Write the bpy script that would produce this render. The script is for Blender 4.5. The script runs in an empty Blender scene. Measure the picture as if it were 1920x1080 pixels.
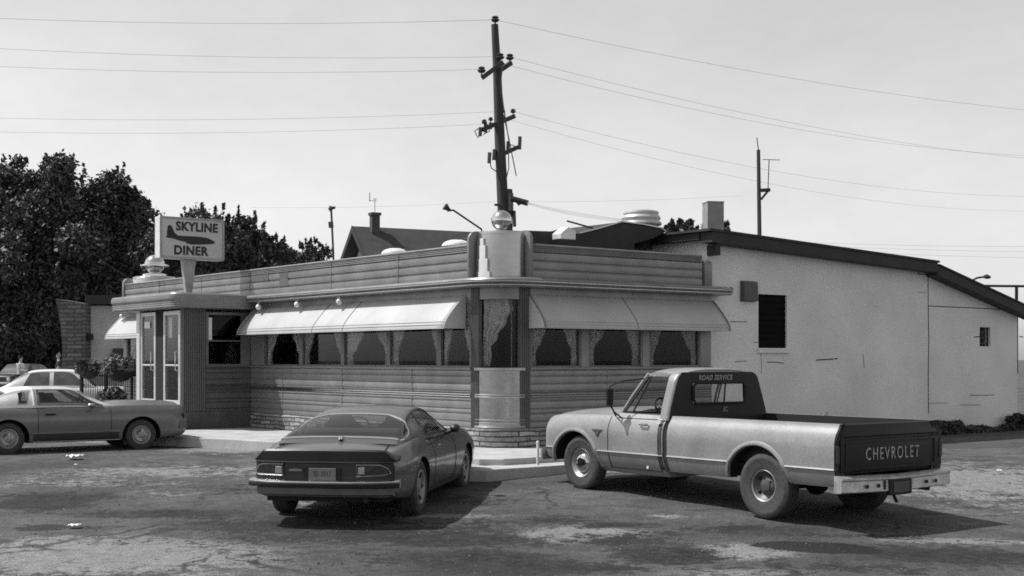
import bpy, bmesh, math, random
import numpy as np
from mathutils import Vector, Matrix, Euler
random.seed(7); rng = np.random.default_rng(7)
R = math.radians
sc = bpy.context.scene
COL = sc.collection
CAM_H, F, HOR = 1.85, 2500.0, 673.0

def W(px, py, Z):
    """photo pixel at depth Z -> point in the place (used only to measure where things stand)"""
    return Vector(((px-960)/F*Z, Z, CAM_H-(py-HOR)/F*Z))
def WH(px, py, h):
    return W(px, py, (h-CAM_H)*F/(HOR-py))

# ------------------------------------------------------------------ materials
MATS = {}
def mat(name, v, rough=.6, metal=0., amt=.15, scale=6., fine=80., bump=0., bscale=60., spec=.5, coat=0., stretch=None, famt=.0):
    if name in MATS: return MATS[name]
    m = bpy.data.materials.new(name); m.use_nodes = True
    nt = m.node_tree; N = nt.nodes; L = nt.links
    b = N['Principled BSDF']
    b.inputs['Roughness'].default_value = rough; b.inputs['Metallic'].default_value = metal
    b.inputs['Specular IOR Level'].default_value = spec
    b.inputs['Coat Weight'].default_value = coat; b.inputs['Coat Roughness'].default_value = .08
    tc = N.new('ShaderNodeTexCoord'); mp = N.new('ShaderNodeMapping'); L.new(tc.outputs['Object'], mp.inputs['Vector'])
    if stretch: mp.inputs['Scale'].default_value = stretch
    n1 = N.new('ShaderNodeTexNoise'); n1.inputs['Scale'].default_value = scale; n1.inputs['Detail'].default_value = 6
    L.new(mp.outputs['Vector'], n1.inputs['Vector'])
    n2 = N.new('ShaderNodeTexNoise'); n2.inputs['Scale'].default_value = fine; n2.inputs['Detail'].default_value = 3
    L.new(mp.outputs['Vector'], n2.inputs['Vector'])
    r1 = N.new('ShaderNodeMapRange'); r1.inputs[1].default_value = .3; r1.inputs[2].default_value = .7
    r1.inputs[3].default_value = v*(1-amt); r1.inputs[4].default_value = v*(1+amt); L.new(n1.outputs['Fac'], r1.inputs[0])
    r2 = N.new('ShaderNodeMapRange'); r2.inputs[1].default_value = .3; r2.inputs[2].default_value = .7
    r2.inputs[3].default_value = 1-famt; r2.inputs[4].default_value = 1+famt; L.new(n2.outputs['Fac'], r2.inputs[0])
    mu = N.new('ShaderNodeMath'); mu.operation = 'MULTIPLY'; L.new(r1.outputs[0], mu.inputs[0]); L.new(r2.outputs[0], mu.inputs[1])
    L.new(mu.outputs[0], b.inputs['Base Color'])
    if bump:
        n3 = N.new('ShaderNodeTexNoise'); n3.inputs['Scale'].default_value = bscale; n3.inputs['Detail'].default_value = 5
        L.new(mp.outputs['Vector'], n3.inputs['Vector'])
        bp = N.new('ShaderNodeBump'); bp.inputs['Strength'].default_value = bump; bp.inputs['Distance'].default_value = .02
        L.new(n3.outputs['Fac'], bp.inputs['Height']); L.new(bp.outputs['Normal'], b.inputs['Normal'])
    MATS[name] = m; return m
def glassmat(name, tint, ior=1.5, rough=.02, add=0.):
    if name in MATS: return MATS[name]
    m = bpy.data.materials.new(name); m.use_nodes = True
    nt = m.node_tree; N = nt.nodes; L = nt.links
    N.remove(N['Principled BSDF']); out = N['Material Output']
    t = N.new('ShaderNodeBsdfTransparent'); t.inputs[0].default_value = (tint, tint, tint, 1)
    g = N.new('ShaderNodeBsdfGlossy'); g.inputs['Roughness'].default_value = rough; g.inputs[0].default_value = (.9, .9, .9, 1)
    # Schlick reflectance, the same for both sides of a pane
    ge = N.new('ShaderNodeNewGeometry'); dt = N.new('ShaderNodeVectorMath'); dt.operation = 'DOT_PRODUCT'; L.new(ge.outputs['Incoming'], dt.inputs[0]); L.new(ge.outputs['Normal'], dt.inputs[1])
    ab = N.new('ShaderNodeMath'); ab.operation = 'ABSOLUTE'; L.new(dt.outputs['Value'], ab.inputs[0])
    om = N.new('ShaderNodeMath'); om.operation = 'SUBTRACT'; om.inputs[0].default_value = 1; L.new(ab.outputs[0], om.inputs[1])
    pw = N.new('ShaderNodeMath'); pw.operation = 'POWER'; pw.inputs[1].default_value = 5; L.new(om.outputs[0], pw.inputs[0])
    f0 = ((ior-1)/(ior+1))**2+add
    a = N.new('ShaderNodeMath'); a.operation = 'MULTIPLY_ADD'; a.inputs[1].default_value = 1-f0; a.inputs[2].default_value = f0; a.use_clamp = True; L.new(pw.outputs[0], a.inputs[0])
    mx = N.new('ShaderNodeMixShader'); L.new(a.outputs[0], mx.inputs[0]); L.new(t.outputs[0], mx.inputs[1]); L.new(g.outputs[0], mx.inputs[2])
    L.new(mx.outputs[0], out.inputs['Surface']); MATS[name] = m; return m
def brickmat(name, v1, v2, vm, sx, sy, rough=.85, noise=.35):
    """courses of stone: brick pattern on object coordinates (u = x+y, v = z)"""
    m = bpy.data.materials.new(name); m.use_nodes = True
    nt = m.node_tree; N = nt.nodes; L = nt.links; b = N['Principled BSDF']; b.inputs['Roughness'].default_value = rough
    tc = N.new('ShaderNodeTexCoord'); sp = N.new('ShaderNodeSeparateXYZ'); L.new(tc.outputs['Object'], sp.inputs[0])
    ad = N.new('ShaderNodeMath'); ad.operation = 'ADD'; L.new(sp.outputs[0], ad.inputs[0]); L.new(sp.outputs[1], ad.inputs[1])
    cb = N.new('ShaderNodeCombineXYZ'); L.new(ad.outputs[0], cb.inputs[0]); L.new(sp.outputs[2], cb.inputs[1])
    nz = N.new('ShaderNodeTexNoise'); nz.inputs['Scale'].default_value = 3; L.new(tc.outputs['Object'], nz.inputs['Vector'])
    va = N.new('ShaderNodeVectorMath'); va.operation = 'MULTIPLY_ADD'; va.inputs[1].default_value = (.06, .06, 0)
    L.new(nz.outputs['Color'], va.inputs[0]); L.new(cb.outputs[0], va.inputs[2])
    br = N.new('ShaderNodeTexBrick'); br.inputs['Scale'].default_value = 1.
    br.inputs['Brick Width'].default_value = sx; br.inputs['Row Height'].default_value = sy; br.inputs['Mortar Size'].default_value = .012
    br.inputs['Color1'].default_value = (v1,)*3+(1,); br.inputs['Color2'].default_value = (v2,)*3+(1,); br.inputs['Mortar'].default_value = (vm,)*3+(1,)
    L.new(va.outputs[0], br.inputs['Vector'])
    n2 = N.new('ShaderNodeTexNoise'); n2.inputs['Scale'].default_value = 14; n2.inputs['Detail'].default_value = 6; L.new(tc.outputs['Object'], n2.inputs['Vector'])
    r2 = N.new('ShaderNodeMapRange'); r2.inputs[1].default_value = .3; r2.inputs[2].default_value = .7; r2.inputs[3].default_value = 1-noise; r2.inputs[4].default_value = 1+noise
    L.new(n2.outputs['Fac'], r2.inputs[0])
    vm_ = N.new('ShaderNodeVectorMath'); vm_.operation = 'SCALE'; L.new(br.outputs['Color'], vm_.inputs[0]); L.new(r2.outputs[0], vm_.inputs['Scale'])
    L.new(vm_.outputs[0], b.inputs['Base Color'])
    bp = N.new('ShaderNodeBump'); bp.inputs['Strength'].default_value = .8; bp.inputs['Distance'].default_value = .03; bp.invert = True
    L.new(br.outputs['Fac'], bp.inputs['Height']); L.new(bp.outputs['Normal'], b.inputs['Normal'])
    MATS[name] = m; return m

# ------------------------------------------------------------------ mesh builder
class MB:
    def __init__(s): s.v = []; s.f = []; s.m = []
    def add(s, vs, fs, mi=0):
        o = len(s.v); s.v += [tuple(p) for p in vs]
        for f in fs: s.f.append(tuple(i+o for i in f)); s.m.append(mi)
        return s
    def box(s, x0, x1, y0, y1, z0, z1, mi=0):
        vs = [(x, y, z) for x in (x0, x1) for y in (y0, y1) for z in (z0, z1)]
        return s.add(vs, [(0,1,3,2),(4,6,7,5),(0,4,5,1),(2,3,7,6),(0,2,6,4),(1,5,7,3)], mi)
    def obox(s, c, size, rz=0, ry=0, rx=0, mi=0):
        M = Matrix.Translation(c) @ Euler((rx, ry, rz)).to_matrix().to_4x4()
        h = [d/2 for d in size]
        vs = [M @ Vector((x*h[0], y*h[1], z*h[2])) for x in (-1,1) for y in (-1,1) for z in (-1,1)]
        return s.add(vs, [(0,1,3,2),(4,6,7,5),(0,4,5,1),(2,3,7,6),(0,2,6,4),(1,5,7,3)], mi)
    def grid(s, P, cu=False, cv=False, mi=0):
        n = len(P); k = len(P[0]); vs = [p for r in P for p in r]; fs = []
        for i in range(n if cu else n-1):
            for j in range(k if cv else k-1):
                fs.append((i*k+j, i*k+(j+1) % k, ((i+1) % n)*k+(j+1) % k, ((i+1) % n)*k+j))
        return s.add(vs, fs, mi)
    def loft(s, rings, caps=True, mi=0):
        """closed rings"""
        s.grid(rings, False, True, mi)
        if caps:
            for r in (rings[0], rings[-1]): s.add(r, [tuple(range(len(r)))], mi)
        return s
    def prism(s, poly, d, mi=0):
        """poly: list of 3D points; d: extrusion vector"""
        d = Vector(d); return s.loft([[Vector(p) for p in poly], [Vector(p)+d for p in poly]], True, mi)
    def tube(s, pts, r, seg=8, closed=False, mi=0, flat=None):
        pts = [Vector(p) for p in pts]; n = len(pts); rings = []; up0 = None
        for i, p in enumerate(pts):
            a = pts[i-1] if (i > 0 or closed) else p; b = pts[(i+1) % n] if (i < n-1 or closed) else p
            t = (b-a).normalized()
            if up0 is None: up0 = Vector((0,0,1)) if abs(t.z) < .9 else Vector((1,0,0))
            u = (up0-t*up0.dot(t)).normalized(); up0 = u; w = t.cross(u)
            rr = r[i] if isinstance(r, (list, tuple)) else r
            rings.append([p+(u*math.cos(q)+w*math.sin(q))*rr for q in [2*math.pi*k/seg for k in range(seg)]])
        if closed: s.grid(rings, True, True, mi)
        else: s.loft(rings, True, mi)
        return s
    def lathe(s, prof, seg=24, M=None, mi=0, caps=False):
        """prof: (r, h) about local z"""
        M = M or Matrix(); rings = []
        for (r, h) in prof: rings.append([M @ Vector((r*math.cos(2*math.pi*k/seg), r*math.sin(2*math.pi*k/seg), h)) for k in range(seg)])
        return s.loft(rings, caps, mi)
    def sphere(s, c, r, seg=16, mi=0, sz=1., mat4=None):
        n = max(6, seg//2); M = mat4 or Matrix()
        prof = [(max(1e-4, r*math.sin(math.pi*i/n)), -r*sz*math.cos(math.pi*i/n)) for i in range(n+1)]
        return s.lathe(prof, seg, Matrix.Translation(c) @ M, mi)
    def build(s, name, mats, parent=None, smooth=35, bevel=0, bseg=2, normals=True):
        me = bpy.data.meshes.new(name); me.from_pydata([tuple(p) for p in s.v], [], s.f)
        if not isinstance(mats, (list, tuple)): mats = [mats]
        for m in mats: me.materials.append(m)
        me.polygons.foreach_set('material_index', s.m)
        bm = bmesh.new(); bm.from_mesh(me); bmesh.ops.remove_doubles(bm, verts=bm.verts, dist=1e-5)
        if normals: bmesh.ops.recalc_face_normals(bm, faces=bm.faces)
        if bevel:
            ed = [e for e in bm.edges if len(e.link_faces) == 2 and e.calc_face_angle(0) > R(30)]
            bmesh.ops.bevel(bm, geom=ed, offset=bevel, segments=bseg, affect='EDGES', profile=.5, clamp_overlap=True)
        bm.to_mesh(me); bm.free()
        if smooth:
            me.polygons.foreach_set('use_smooth', [True]*len(me.polygons)); me.set_sharp_from_angle(angle=R(smooth))
        me.update()
        o = bpy.data.objects.new(name, me); COL.objects.link(o)
        if parent is not None: o.parent = parent
        return o
def bool_cut(o, cutters):
    """difference; cutter objects are removed afterwards"""
    for c in cutters:
        md = o.modifiers.new('b', 'BOOLEAN'); md.operation = 'DIFFERENCE'; md.object = c; md.solver = 'EXACT'
    dg = bpy.context.evaluated_depsgraph_get(); dg.update()
    me = bpy.data.meshes.new_from_object(o.evaluated_get(dg), preserve_all_data_layers=True, depsgraph=dg)
    o.modifiers.clear(); old = o.data; o.data = me; nm = old.name; bpy.data.meshes.remove(old); me.name = nm
    me.polygons.foreach_set('use_smooth', [True]*len(me.polygons)); me.set_sharp_from_angle(angle=R(32))
    for c in cutters:
        d = c.data; bpy.data.objects.remove(c); bpy.data.meshes.remove(d)
def thing(name, label, cat, loc=(0,0,0), rz=0, group=None, kind=None):
    o = bpy.data.objects.new(name, None); COL.objects.link(o); o.location = loc; o.rotation_euler = (0,0,rz); o.empty_display_size = .2
    return tag(o, label, cat, group, kind)
def tag(o, label=None, cat=None, group=None, kind=None):
    for k, v in (('label', label), ('category', cat), ('group', group), ('kind', kind)):
        if v: o[k] = v
    return o
def empty(name, parent, loc=(0,0,0), rz=0):
    o = bpy.data.objects.new(name, None); COL.objects.link(o); o.parent = parent; o.location = loc; o.rotation_euler = (0,0,rz); o.empty_display_size = .1
    return o
def text(name, s, size, m, parent, M, extrude=.004, offset=0., shear=0., spacing=1.):
    cu = bpy.data.curves.new(name, 'FONT'); cu.body = s; cu.size = size; cu.extrude = extrude; cu.offset = offset; cu.shear = shear
    cu.space_character = spacing; cu.align_x = 'CENTER'; cu.align_y = 'CENTER'; cu.resolution_u = 4
    t = bpy.data.objects.new(name, cu); COL.objects.link(t)
    dg = bpy.context.evaluated_depsgraph_get(); dg.update()
    me = bpy.data.meshes.new_from_object(t.evaluated_get(dg), depsgraph=dg)
    bpy.data.objects.remove(t); bpy.data.curves.remove(cu)
    me.transform(M); me.materials.clear(); me.materials.append(m); me.name = name
    o = bpy.data.objects.new(name, me); COL.objects.link(o); o.parent = parent
    return o
def crm(pts, n=4):
    """Catmull-Rom through 2D/3D points"""
    P = [np.array(p, float) for p in pts]; P = [2*P[0]-P[1]]+P+[2*P[-1]-P[-2]]; out = []
    for i in range(1, len(P)-2):
        for k in range(n):
            t = k/n; a, b, c, d = P[i-1:i+3]
            out.append(.5*((2*b)+(-a+c)*t+(2*a-5*b+4*c-d)*t*t+(-a+3*b-3*c+d)*t**3))
    out.append(P[-2]); return out

def split_loose(o):
    """one object per connected piece of a mesh, all under the same parent"""
    bm = bmesh.new(); bm.from_mesh(o.data); bm.verts.ensure_lookup_table(); seen = set(); isl = []
    for v in bm.verts:
        if v.index in seen: continue
        st = [v]; seen.add(v.index); cur = []
        while st:
            a = st.pop(); cur.append(a.index)
            for e in a.link_edges:
                b = e.other_vert(a)
                if b.index not in seen: seen.add(b.index); st.append(b)
        isl.append(set(cur))
    bm.free()
    if len(isl) < 2: return
    src = o.data
    for k, s_ in enumerate(isl):
        b2 = bmesh.new(); b2.from_mesh(src); bmesh.ops.delete(b2, geom=[v for v in b2.verts if v.index not in s_], context='VERTS')
        me = src.copy(); b2.to_mesh(me); b2.free()
        if k == 0: o.data = me; continue
        c = o.copy(); c.data = me; COL.objects.link(c); c.parent = o.parent

# ------------------------------------------------------------------ ground level
def g(x, y):
    h = .036*(y-15.4)
    h = .2-np.log1p(np.exp(np.clip((.2-h)/.03, -40, 40)))*.03        # soft ceiling at .2
    h = -.16+np.log1p(np.exp(np.clip((h+.16)/.03, -40, 40)))*.03     # soft floor
    h = h-.035*np.maximum(0, x-2.8)*np.clip((18-y)/3, 0, 1)*np.clip((11-x)/4, 0, 1)
    return h
def gz(x, y): return float(g(np.array(x, float), np.array(y, float)))

# shared materials
M_steel = mat('enamel_panel', .22, .40, .32, .18, 2.0, 90., .5, 2.6, famt=.20)
M_trim = mat('stainless_trim', .42, .24, .85, .10, 3., 200., .25, 3., famt=.08)
M_chrome = mat('chrome', .62, .14, 1., .05)
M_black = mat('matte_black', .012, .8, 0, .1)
M_rubber = mat('tyre_rubber', .05, .75, 0, .3, 20, bump=.3, bscale=120)
M_dark = mat('dark_interior', .02, .9)
M_white = mat('white_paint', .72, .5, 0, .06, 8)
M_canvas = mat('awning_canvas', .44, .55, .0, .10, 1.6, 70, famt=.10)
M_glassw = glassmat('window_glass', .88, 1.27, .02, .0)
M_stone = brickmat('ledge_stone', .16, .34, .05, .42, .085)
M_conc = mat('concrete', .40, .85, 0, .18, 2.5, 60, .25, 90, famt=.15)
M_roof = mat('tar_roof', .035, .85, 0, .3, 3)
# ------------------------------------------------------------------ the diner (local X along the shaded front, local Y along the long sunlit front)
PHI = R(37.8); CX, CY = -.25, 21.8; RC = .56
LA, LB = 15.9, 5.02
def dw(X, Y, z=0):
    return Vector((CX+X*math.cos(PHI)-Y*math.sin(PHI), CY+X*math.sin(PHI)+Y*math.cos(PHI), z))
diner = thing('diner', 'low stainless diner with ribbed parapet, rounded corner tower and striped awnings', 'diner', (CX, CY, 0), PHI)
Z_ST, Z_SI, Z_SILL, Z_WT, Z_C0, Z_C1, Z_P = .30, .695, 1.703, 3.0, 3.038, 3.193, 3.777

def pathA(a0, a1): return [((0, a0), (-1, 0)), ((0, a1), (-1, 0))]
def pathB(b0, b1): return [((b0, 0), (0, -1)), ((b1, 0), (0, -1))]
def arc(n=14, r=RC, t0=180, t1=270, c=(RC, RC)):
    out = []
    for i in range(n+1):
        t = R(t0+(t1-t0)*i/n); d = (math.cos(t), math.sin(t)); out.append(((c[0]+r*d[0], c[1]+r*d[1]), d))
    return out
def sweep(mb, path, prof, mi=0):
    rings = [[(p[0]+n[0]*o, p[1]+n[1]*o, z) for (o, z) in prof] for p, n in path]
    return mb.loft(rings, True, mi)
def planks(z0, z1, n, depth=.022, back=-.06, gro=.012, bulge=.012):
    """closed profile of n bowed planks with shadow grooves"""
    pr = [(back, z0)]; h = (z1-z0)/n
    for i in range(n):
        a = z0+i*h; b = a+h
        pr += [(0, a), (0, a+gro*.5), (depth, a+gro*1.1), (depth+bulge, (a+b)/2), (depth, b-gro*1.1), (0, b-gro*.5)]
    pr += [(0, z1), (back, z1)]
    return pr
def beads(zs, r=.02, base=0.0):
    out = []
    for z in zs: out += [(base, z-r), (base+r*.8, z-r*.7), (base+r*1.15, z), (base+r*.8, z+r*.7), (base, z+r)]
    return out

# --- foundation of ledge stone
mb = MB(); full = [((0, LA), (-1, 0))]+arc()[::1]+[((LB, 0), (0, -1))]
sweep(mb, full, [(-.12, -.1), (.05, -.1), (.05, Z_SI-.02), (.03, Z_SI), (-.12, Z_SI)])
mb.build('stone_base', M_stone, diner)
# --- metal siding under the windows
def siding_prof():
    zs = [Z_SI, .80, .93, 1.012, 1.14, 1.2, 1.275, 1.31, 1.43, 1.557, 1.66]
    pr = [(-.06, Z_SI)]
    for a, b in zip(zs[:-1], zs[1:]):
        if abs(a-1.2) < 1e-6: pr += [(0, 1.2)]+beads([1.218, 1.254], .016)+[(0, 1.275)]; continue
        pr += [(0, a), (.004, a+.006), (.016, a+.014), (.022, (a+b)/2), (.014, b-.012), (0, b-.006)]
    pr += [(0, 1.66), (.03, 1.665), (.045, 1.68), (.045, Z_SILL), (-.06, Z_SILL)]
    return pr
SP = siding_prof()
mb = MB(); sweep(mb, pathA(.68, LA), SP); mb.build('siding_panel', M_steel, diner, 25)
mb = MB(); sweep(mb, pathB(.68, LB), SP); mb.build('siding_panel', M_steel, diner, 25)
for z in (1.218, 1.254):                                        # bright bead mouldings along the siding
    mb = MB(); mb.tube([(-.020, .70, z), (-.020, 8.70, z)], .012, 8); mb.build('siding_bead', M_chrome, diner)
    mb = MB(); mb.tube([(.70, -.020, z), (LB, -.020, z)], .012, 8); mb.build('siding_bead', M_trim, diner)
mb = MB(); pr = [(-.06, Z_SI), (.03, Z_SI), (.045, Z_SI+.02), (.03, Z_SI+.045)]+beads([.79, .84], .012, .02)+[(.02, .86), (.02, 1.2)]+beads([1.218, 1.254], .016, .02)+[(.02, 1.28), (.02, 1.655), (.05, 1.66), (.05, Z_SILL), (-.06, Z_SILL)]
sweep(mb, arc(20), pr); mb.build('corner_panel', M_trim, diner, 25)
# --- wall band over the windows and the soffit
mb = MB(); sweep(mb, full, [(-.05, Z_WT-.16), (.01, Z_WT-.16), (.01, Z_C0+.02), (-.05, Z_C0+.02)]); mb.build('window_head', M_steel, diner)
# --- cornice
CP = [(-.1, Z_C0), (.2, Z_C0), (.235, Z_C0+.012)]+[(.25+.012*math.sin(k*1.57), Z_C0+.02+k*.0125) for k in range(0, 5)]+[(.265, Z_C0+.08), (.27, Z_C0+.115), (.25, Z_C1-.012), (.22, Z_C1), (-.1, Z_C1)]
path = [((0, LA), (-1, 0))]+arc(22)+[((LB+.32, 0), (0, -1))]
mb = MB(); sweep(mb, path, CP); cor = mb.build('cornice', M_steel, diner, 25)
mb = MB(); mb.tube([(p[0]+n[0]*.268, p[1]+n[1]*.268, Z_C0+.088) for p, n in path], .011, 6); mb.tube([(p[0]+n[0]*.255, p[1]+n[1]*.255, Z_C0+.03) for p, n in path], .009, 6)
mb.build('cornice_moulding', M_trim, cor)
# rounded bullnose at the two cornice ends
# --- parapet
def parapet(path, name='parapet_panel'):
    pr = [(-.08, Z_C1)]
    zs = [Z_C1, 3.338, 3.486, 3.638]
    for a, b in zip(zs[:-1], zs[1:]): pr += [(0, a), (0, a+.008), (.024, a+.018), (.032, (a+b)/2), (.024, b-.016), (0, b-.007)]
    pr += beads([3.655, 3.685, 3.713], .0135, .012)+[(.012, 3.728), (.03, 3.735), (.036, 3.757), (.02, Z_P), (-.08, Z_P)]
    m = MB(); sweep(m, path, pr); return m.build(name, M_steel, diner, 25)
pa = parapet(pathA(.72, LA-.1)); parapet(pathB(.72, 4.75))
for a in (2.9, 5.3, 8.75, 11.2, 13.6):                          # lapped sheet joints with rivets
    mb = MB(); mb.box(-.0352, -.02, a, a+.012, Z_C1+.01, Z_P-.01)
    for z in np.arange(Z_C1+.05, Z_P-.05, .09): mb.sphere((-.034, a+.03, z), .007, 6)
    mb.build('sheet_joint', M_steel, diner)
for a in (2.47, 4.9, 7.3):
    mb = MB(); mb.box(-.0262, -.01, a, a+.010, Z_SI+.01, 1.66)
    for z in np.arange(Z_SI+.06, 1.64, .11): mb.sphere((-.024, a+.025, z), .006, 6)
    mb.build('sheet_joint', M_steel, diner)
for b in (2.4, 3.9):
    mb = MB(); mb.box(b, b+.010, -.0262, -.01, Z_SI+.01, 1.66); mb.build('sheet_joint', M_steel, diner)
# two duller replacement sheets and scuffs on the long parapet
M_patch = mat('dull_patch', .13, .5, .2, .15, 5)
mb = MB(); mb.box(-.0345, -.03, 7.05, 7.42, 3.35, 3.63); mb.build('patch_sheet', M_patch, pa)
mb = MB(); mb.box(-.0345, -.030, 7.9, 8.7, 3.50, 3.632); mb.build('patch_sheet', M_patch, pa)
# --- fins
def fin(kind, c, o0, o1, z1=3.99, th=.055):
    m = MB(); r = .15; poly = [(o1, Z_C1-.01), (o1, z1), (o0+r, z1)]+[(o0+r-r*math.sin(R(t)), z1-r+r*math.cos(R(t))) for t in (20, 40, 60, 80, 90)]+[(o0, Z_C1-.01)]
    if kind == 'A': m.prism([(o, c-th/2, z) for o, z in poly], (0, th, 0))
    else: m.prism([(c-th/2, o, z) for o, z in poly], (th, 0, 0))
    return m.build('fin', M_steel, diner, 25, .006)
fin('A', .68, -.09, .34); fin('B', .68, -.07, .34); fin('A', LA-.06, -.06, .5, 3.93, .1); fin('B', 4.9, -.05, .3, 3.72, .2)
# --- corner tower with stepped shoulder
mb = MB()
tr = [(-.3, Z_C1-.01), (-.02, Z_C1-.01)]
for k in range(40):
    z = Z_C1+.02+k*(3.95-Z_C1-.04)/39; tr += [(-.02+.004*(k % 2), z)]
tr += [(-.02, 3.96), (-.05, 3.985), (-.3, 3.985)]
sweep(mb, arc(28, .5, 172, 278, (.56, .56)), tr)
mb.build('corner_tower', M_trim, diner, 30)
mb = MB()
for k, (z1, e) in enumerate(((3.30, 24), (3.52, 19), (3.74, 14), (3.86, 9))):
    sweep(mb, arc(6, .5, 176, 176+e+8, (.56, .56)), [(-.1, Z_C1), (.012+.008*(3-k)+.005, Z_C1), (.012+.008*(3-k)+.005, z1), (-.1, z1)])
mb.build('stepped_shoulder', M_chrome, diner, 30)
mb = MB(); mb.lathe([(.12, 3.98), (.13, 4.0), (.06, 4.02), (.05, 4.05)], 20, Matrix.Translation((.42, .42, 0)), caps=True); mb.sphere((.42, .42, 4.175), .172, 28)
mb.lathe([(.172, -.012), (.182, -.008), (.182, .008), (.172, .012)], 28, Matrix.Translation((.42, .42, 4.175)) @ Euler((R(25), R(-10), 0)).to_matrix().to_4x4())
mb.build('chrome_ball', M_chrome, diner, 60)
# far-end finial
mb = MB(); mb.lathe([(.55, 3.75), (.55, 3.92), (.5, 3.95), (.3, 3.96), (.3, 4.02), (.14, 4.05), (.12, 4.12)], 24, Matrix.Translation((.55, LA-.65, 0)), caps=True)
mb.sphere((.55, LA-.65, 4.27), .25, 24); mb.lathe([(.25, -.04), (.36, -.015), (.36, .015), (.25, .04)], 24, Matrix.Translation((.55, LA-.65, 4.24)))
mb.build('ringed_ball', M_chrome, diner, 60)
# --- pilasters at the rounded corner
for k in 'AB':
    m = MB()
    for q in range(5):
        c = .50+q*.042
        if k == 'A': m.tube([(-.01, c, Z_SI-.05), (-.01, c, Z_C0)], .024, 8)
        else: m.tube([(c, -.01, Z_SI-.05), (c, -.01, Z_C0)], .024, 8)
    if k == 'A': m.box(-.02, .05, .47, .69, Z_SI-.05, Z_C0)
    else: m.box(.47, .69, -.02, .05, Z_SI-.05, Z_C0)
    m.build('corner_pilaster', mat('dark_pilaster', .085, .45, .3, .15, 3, 80, famt=.15), diner)
# --- roof: low barrel deck, dark walls behind glass, interior
mb = MB(); n = 12
rings = [[(x, y, 3.3+.62*math.sin(math.pi*min(1, max(0, (x-.1)/(LB-.2))))) for x in np.linspace(.1, LB-.1, n)] for y in (.5, 1.3, LA-1, LA-.1)]
for i, s_ in ((0, .55), (3, .4)): rings[i] = [(x, y, 3.3+(z-3.3)*s_) for x, y, z in rings[i]]
mb.grid(rings); mb.build('roof', M_roof, diner)
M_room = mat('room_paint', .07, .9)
mb = MB()
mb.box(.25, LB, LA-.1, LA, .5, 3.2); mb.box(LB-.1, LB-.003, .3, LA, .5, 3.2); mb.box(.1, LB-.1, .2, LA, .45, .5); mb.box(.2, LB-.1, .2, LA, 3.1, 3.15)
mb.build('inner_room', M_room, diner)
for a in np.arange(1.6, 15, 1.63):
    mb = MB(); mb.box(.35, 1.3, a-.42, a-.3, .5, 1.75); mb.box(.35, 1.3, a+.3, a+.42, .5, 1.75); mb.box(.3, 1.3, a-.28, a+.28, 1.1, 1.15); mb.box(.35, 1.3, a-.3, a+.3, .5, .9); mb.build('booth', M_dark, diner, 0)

# --- windows with lace curtains
M_lace = mat('lace', .46, .9, 0, .28, 14, 70, .5, 40, famt=.2)
M_frame = mat('window_frame', .16, .5, .3, .15, 5)
def curtain(m, kind, c0, c1, side, z0, z1, depth=.07, full_w=.42):
    w_, t_, full_w = random.uniform(.8, 1.2), random.uniform(-.05, .07), full_w*random.uniform(.75, 1.15); ph = random.uniform(0, 6)
    """swag tied at the side: wide at the top, gathered at the tie, falling straight below"""
    n = 26; zt = z0+.27+t_; rows = []
    for iz in range(19):
        z = z0+(z1-z0)*iz/18
        wdt = w_*(.19+.012*math.sin(19*z) if z <= zt else .19+full_w*min(1, (z-zt)/.55)**.75+.018*math.sin(31*z+ph))*min(1, (c1-c0)/1.5)
        row = []
        for k in range(n+1):
            t = k/n; u = (c0+.02+t*wdt) if side < 0 else (c1-.02-t*wdt)
            dd = depth+.024*math.sin(t*20+z*3+ph)+.012*math.sin(t*41+ph)
            row.append((dd, u, z) if kind == 'A' else (u, dd, z))
        rows.append(row)
    m.grid(rows)
def window(kind, c0, c1, left=True, right=True, z1=Z_WT-.16, pier=.05):
    g_ = MB()
    if kind == 'A': g_.box(.03, .036, c0, c1, Z_SILL, z1)
    else: g_.box(c0, c1, .03, .036, Z_SILL, z1)
    w = g_.build('window', M_glassw, diner, 0)
    f = MB()
    for (u0, u1, za, zb) in ((c0, c0+pier, Z_SILL, z1), (c1-pier, c1, Z_SILL, z1), (c0+pier, c1-pier, Z_SILL, Z_SILL+.035), (c0+pier, c1-pier, z1-.05, z1)):
        if kind == 'A': f.box(-.012, .06, u0, u1, za, zb)
        else: f.box(u0, u1, -.012, .06, za, zb)
    f.build('window_frame', M_frame, w, 0, .006)
    c = MB()
    if left: curtain(c, kind, c0, c1, -1, Z_SILL+.02, z1)
    if right: curtain(c, kind, c0, c1, 1, Z_SILL+.02, z1)
    if left or right: c.build('lace_curtain', M_lace, w, 60)
    return w
mull = [.69, 1.64, 3.27, 4.9, 6.53, 8.16]
for i in range(5): window('A', mull[i], mull[i+1]-.002, left=i > 0 or True, right=True)
for c0, c1 in ((11.3, 12.9), (12.9, 14.5), (14.5, 15.7)): window('A', c0, c1-.002)
bm_ = [.70, 1.98, 3.42, 4.88]
for i in range(3): window('B', bm_[i], bm_[i+1]-.17, pier=.035)
mb = MB()
for c in (1.81, 3.25): mb.box(c+.002, c+.168, -.02, .06, Z_SILL, Z_WT-.16)
mb.box(4.712, 5.0, -.02, .06, Z_SILL, Z_WT-.16)
mb.build('window_pier', M_steel, diner, 0, .008)
mb = MB(); mb.box(-.02, .06, 8.162, 8.74, Z_SILL, Z_WT-.16); mb.box(-.02, .06, 15.7, LA, Z_SILL, Z_WT-.16); mb.box(-.02, .06, 11.0, 11.3, Z_SILL, Z_WT-.16); mb.build('window_pier', M_steel, diner, 0, .008)
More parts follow.
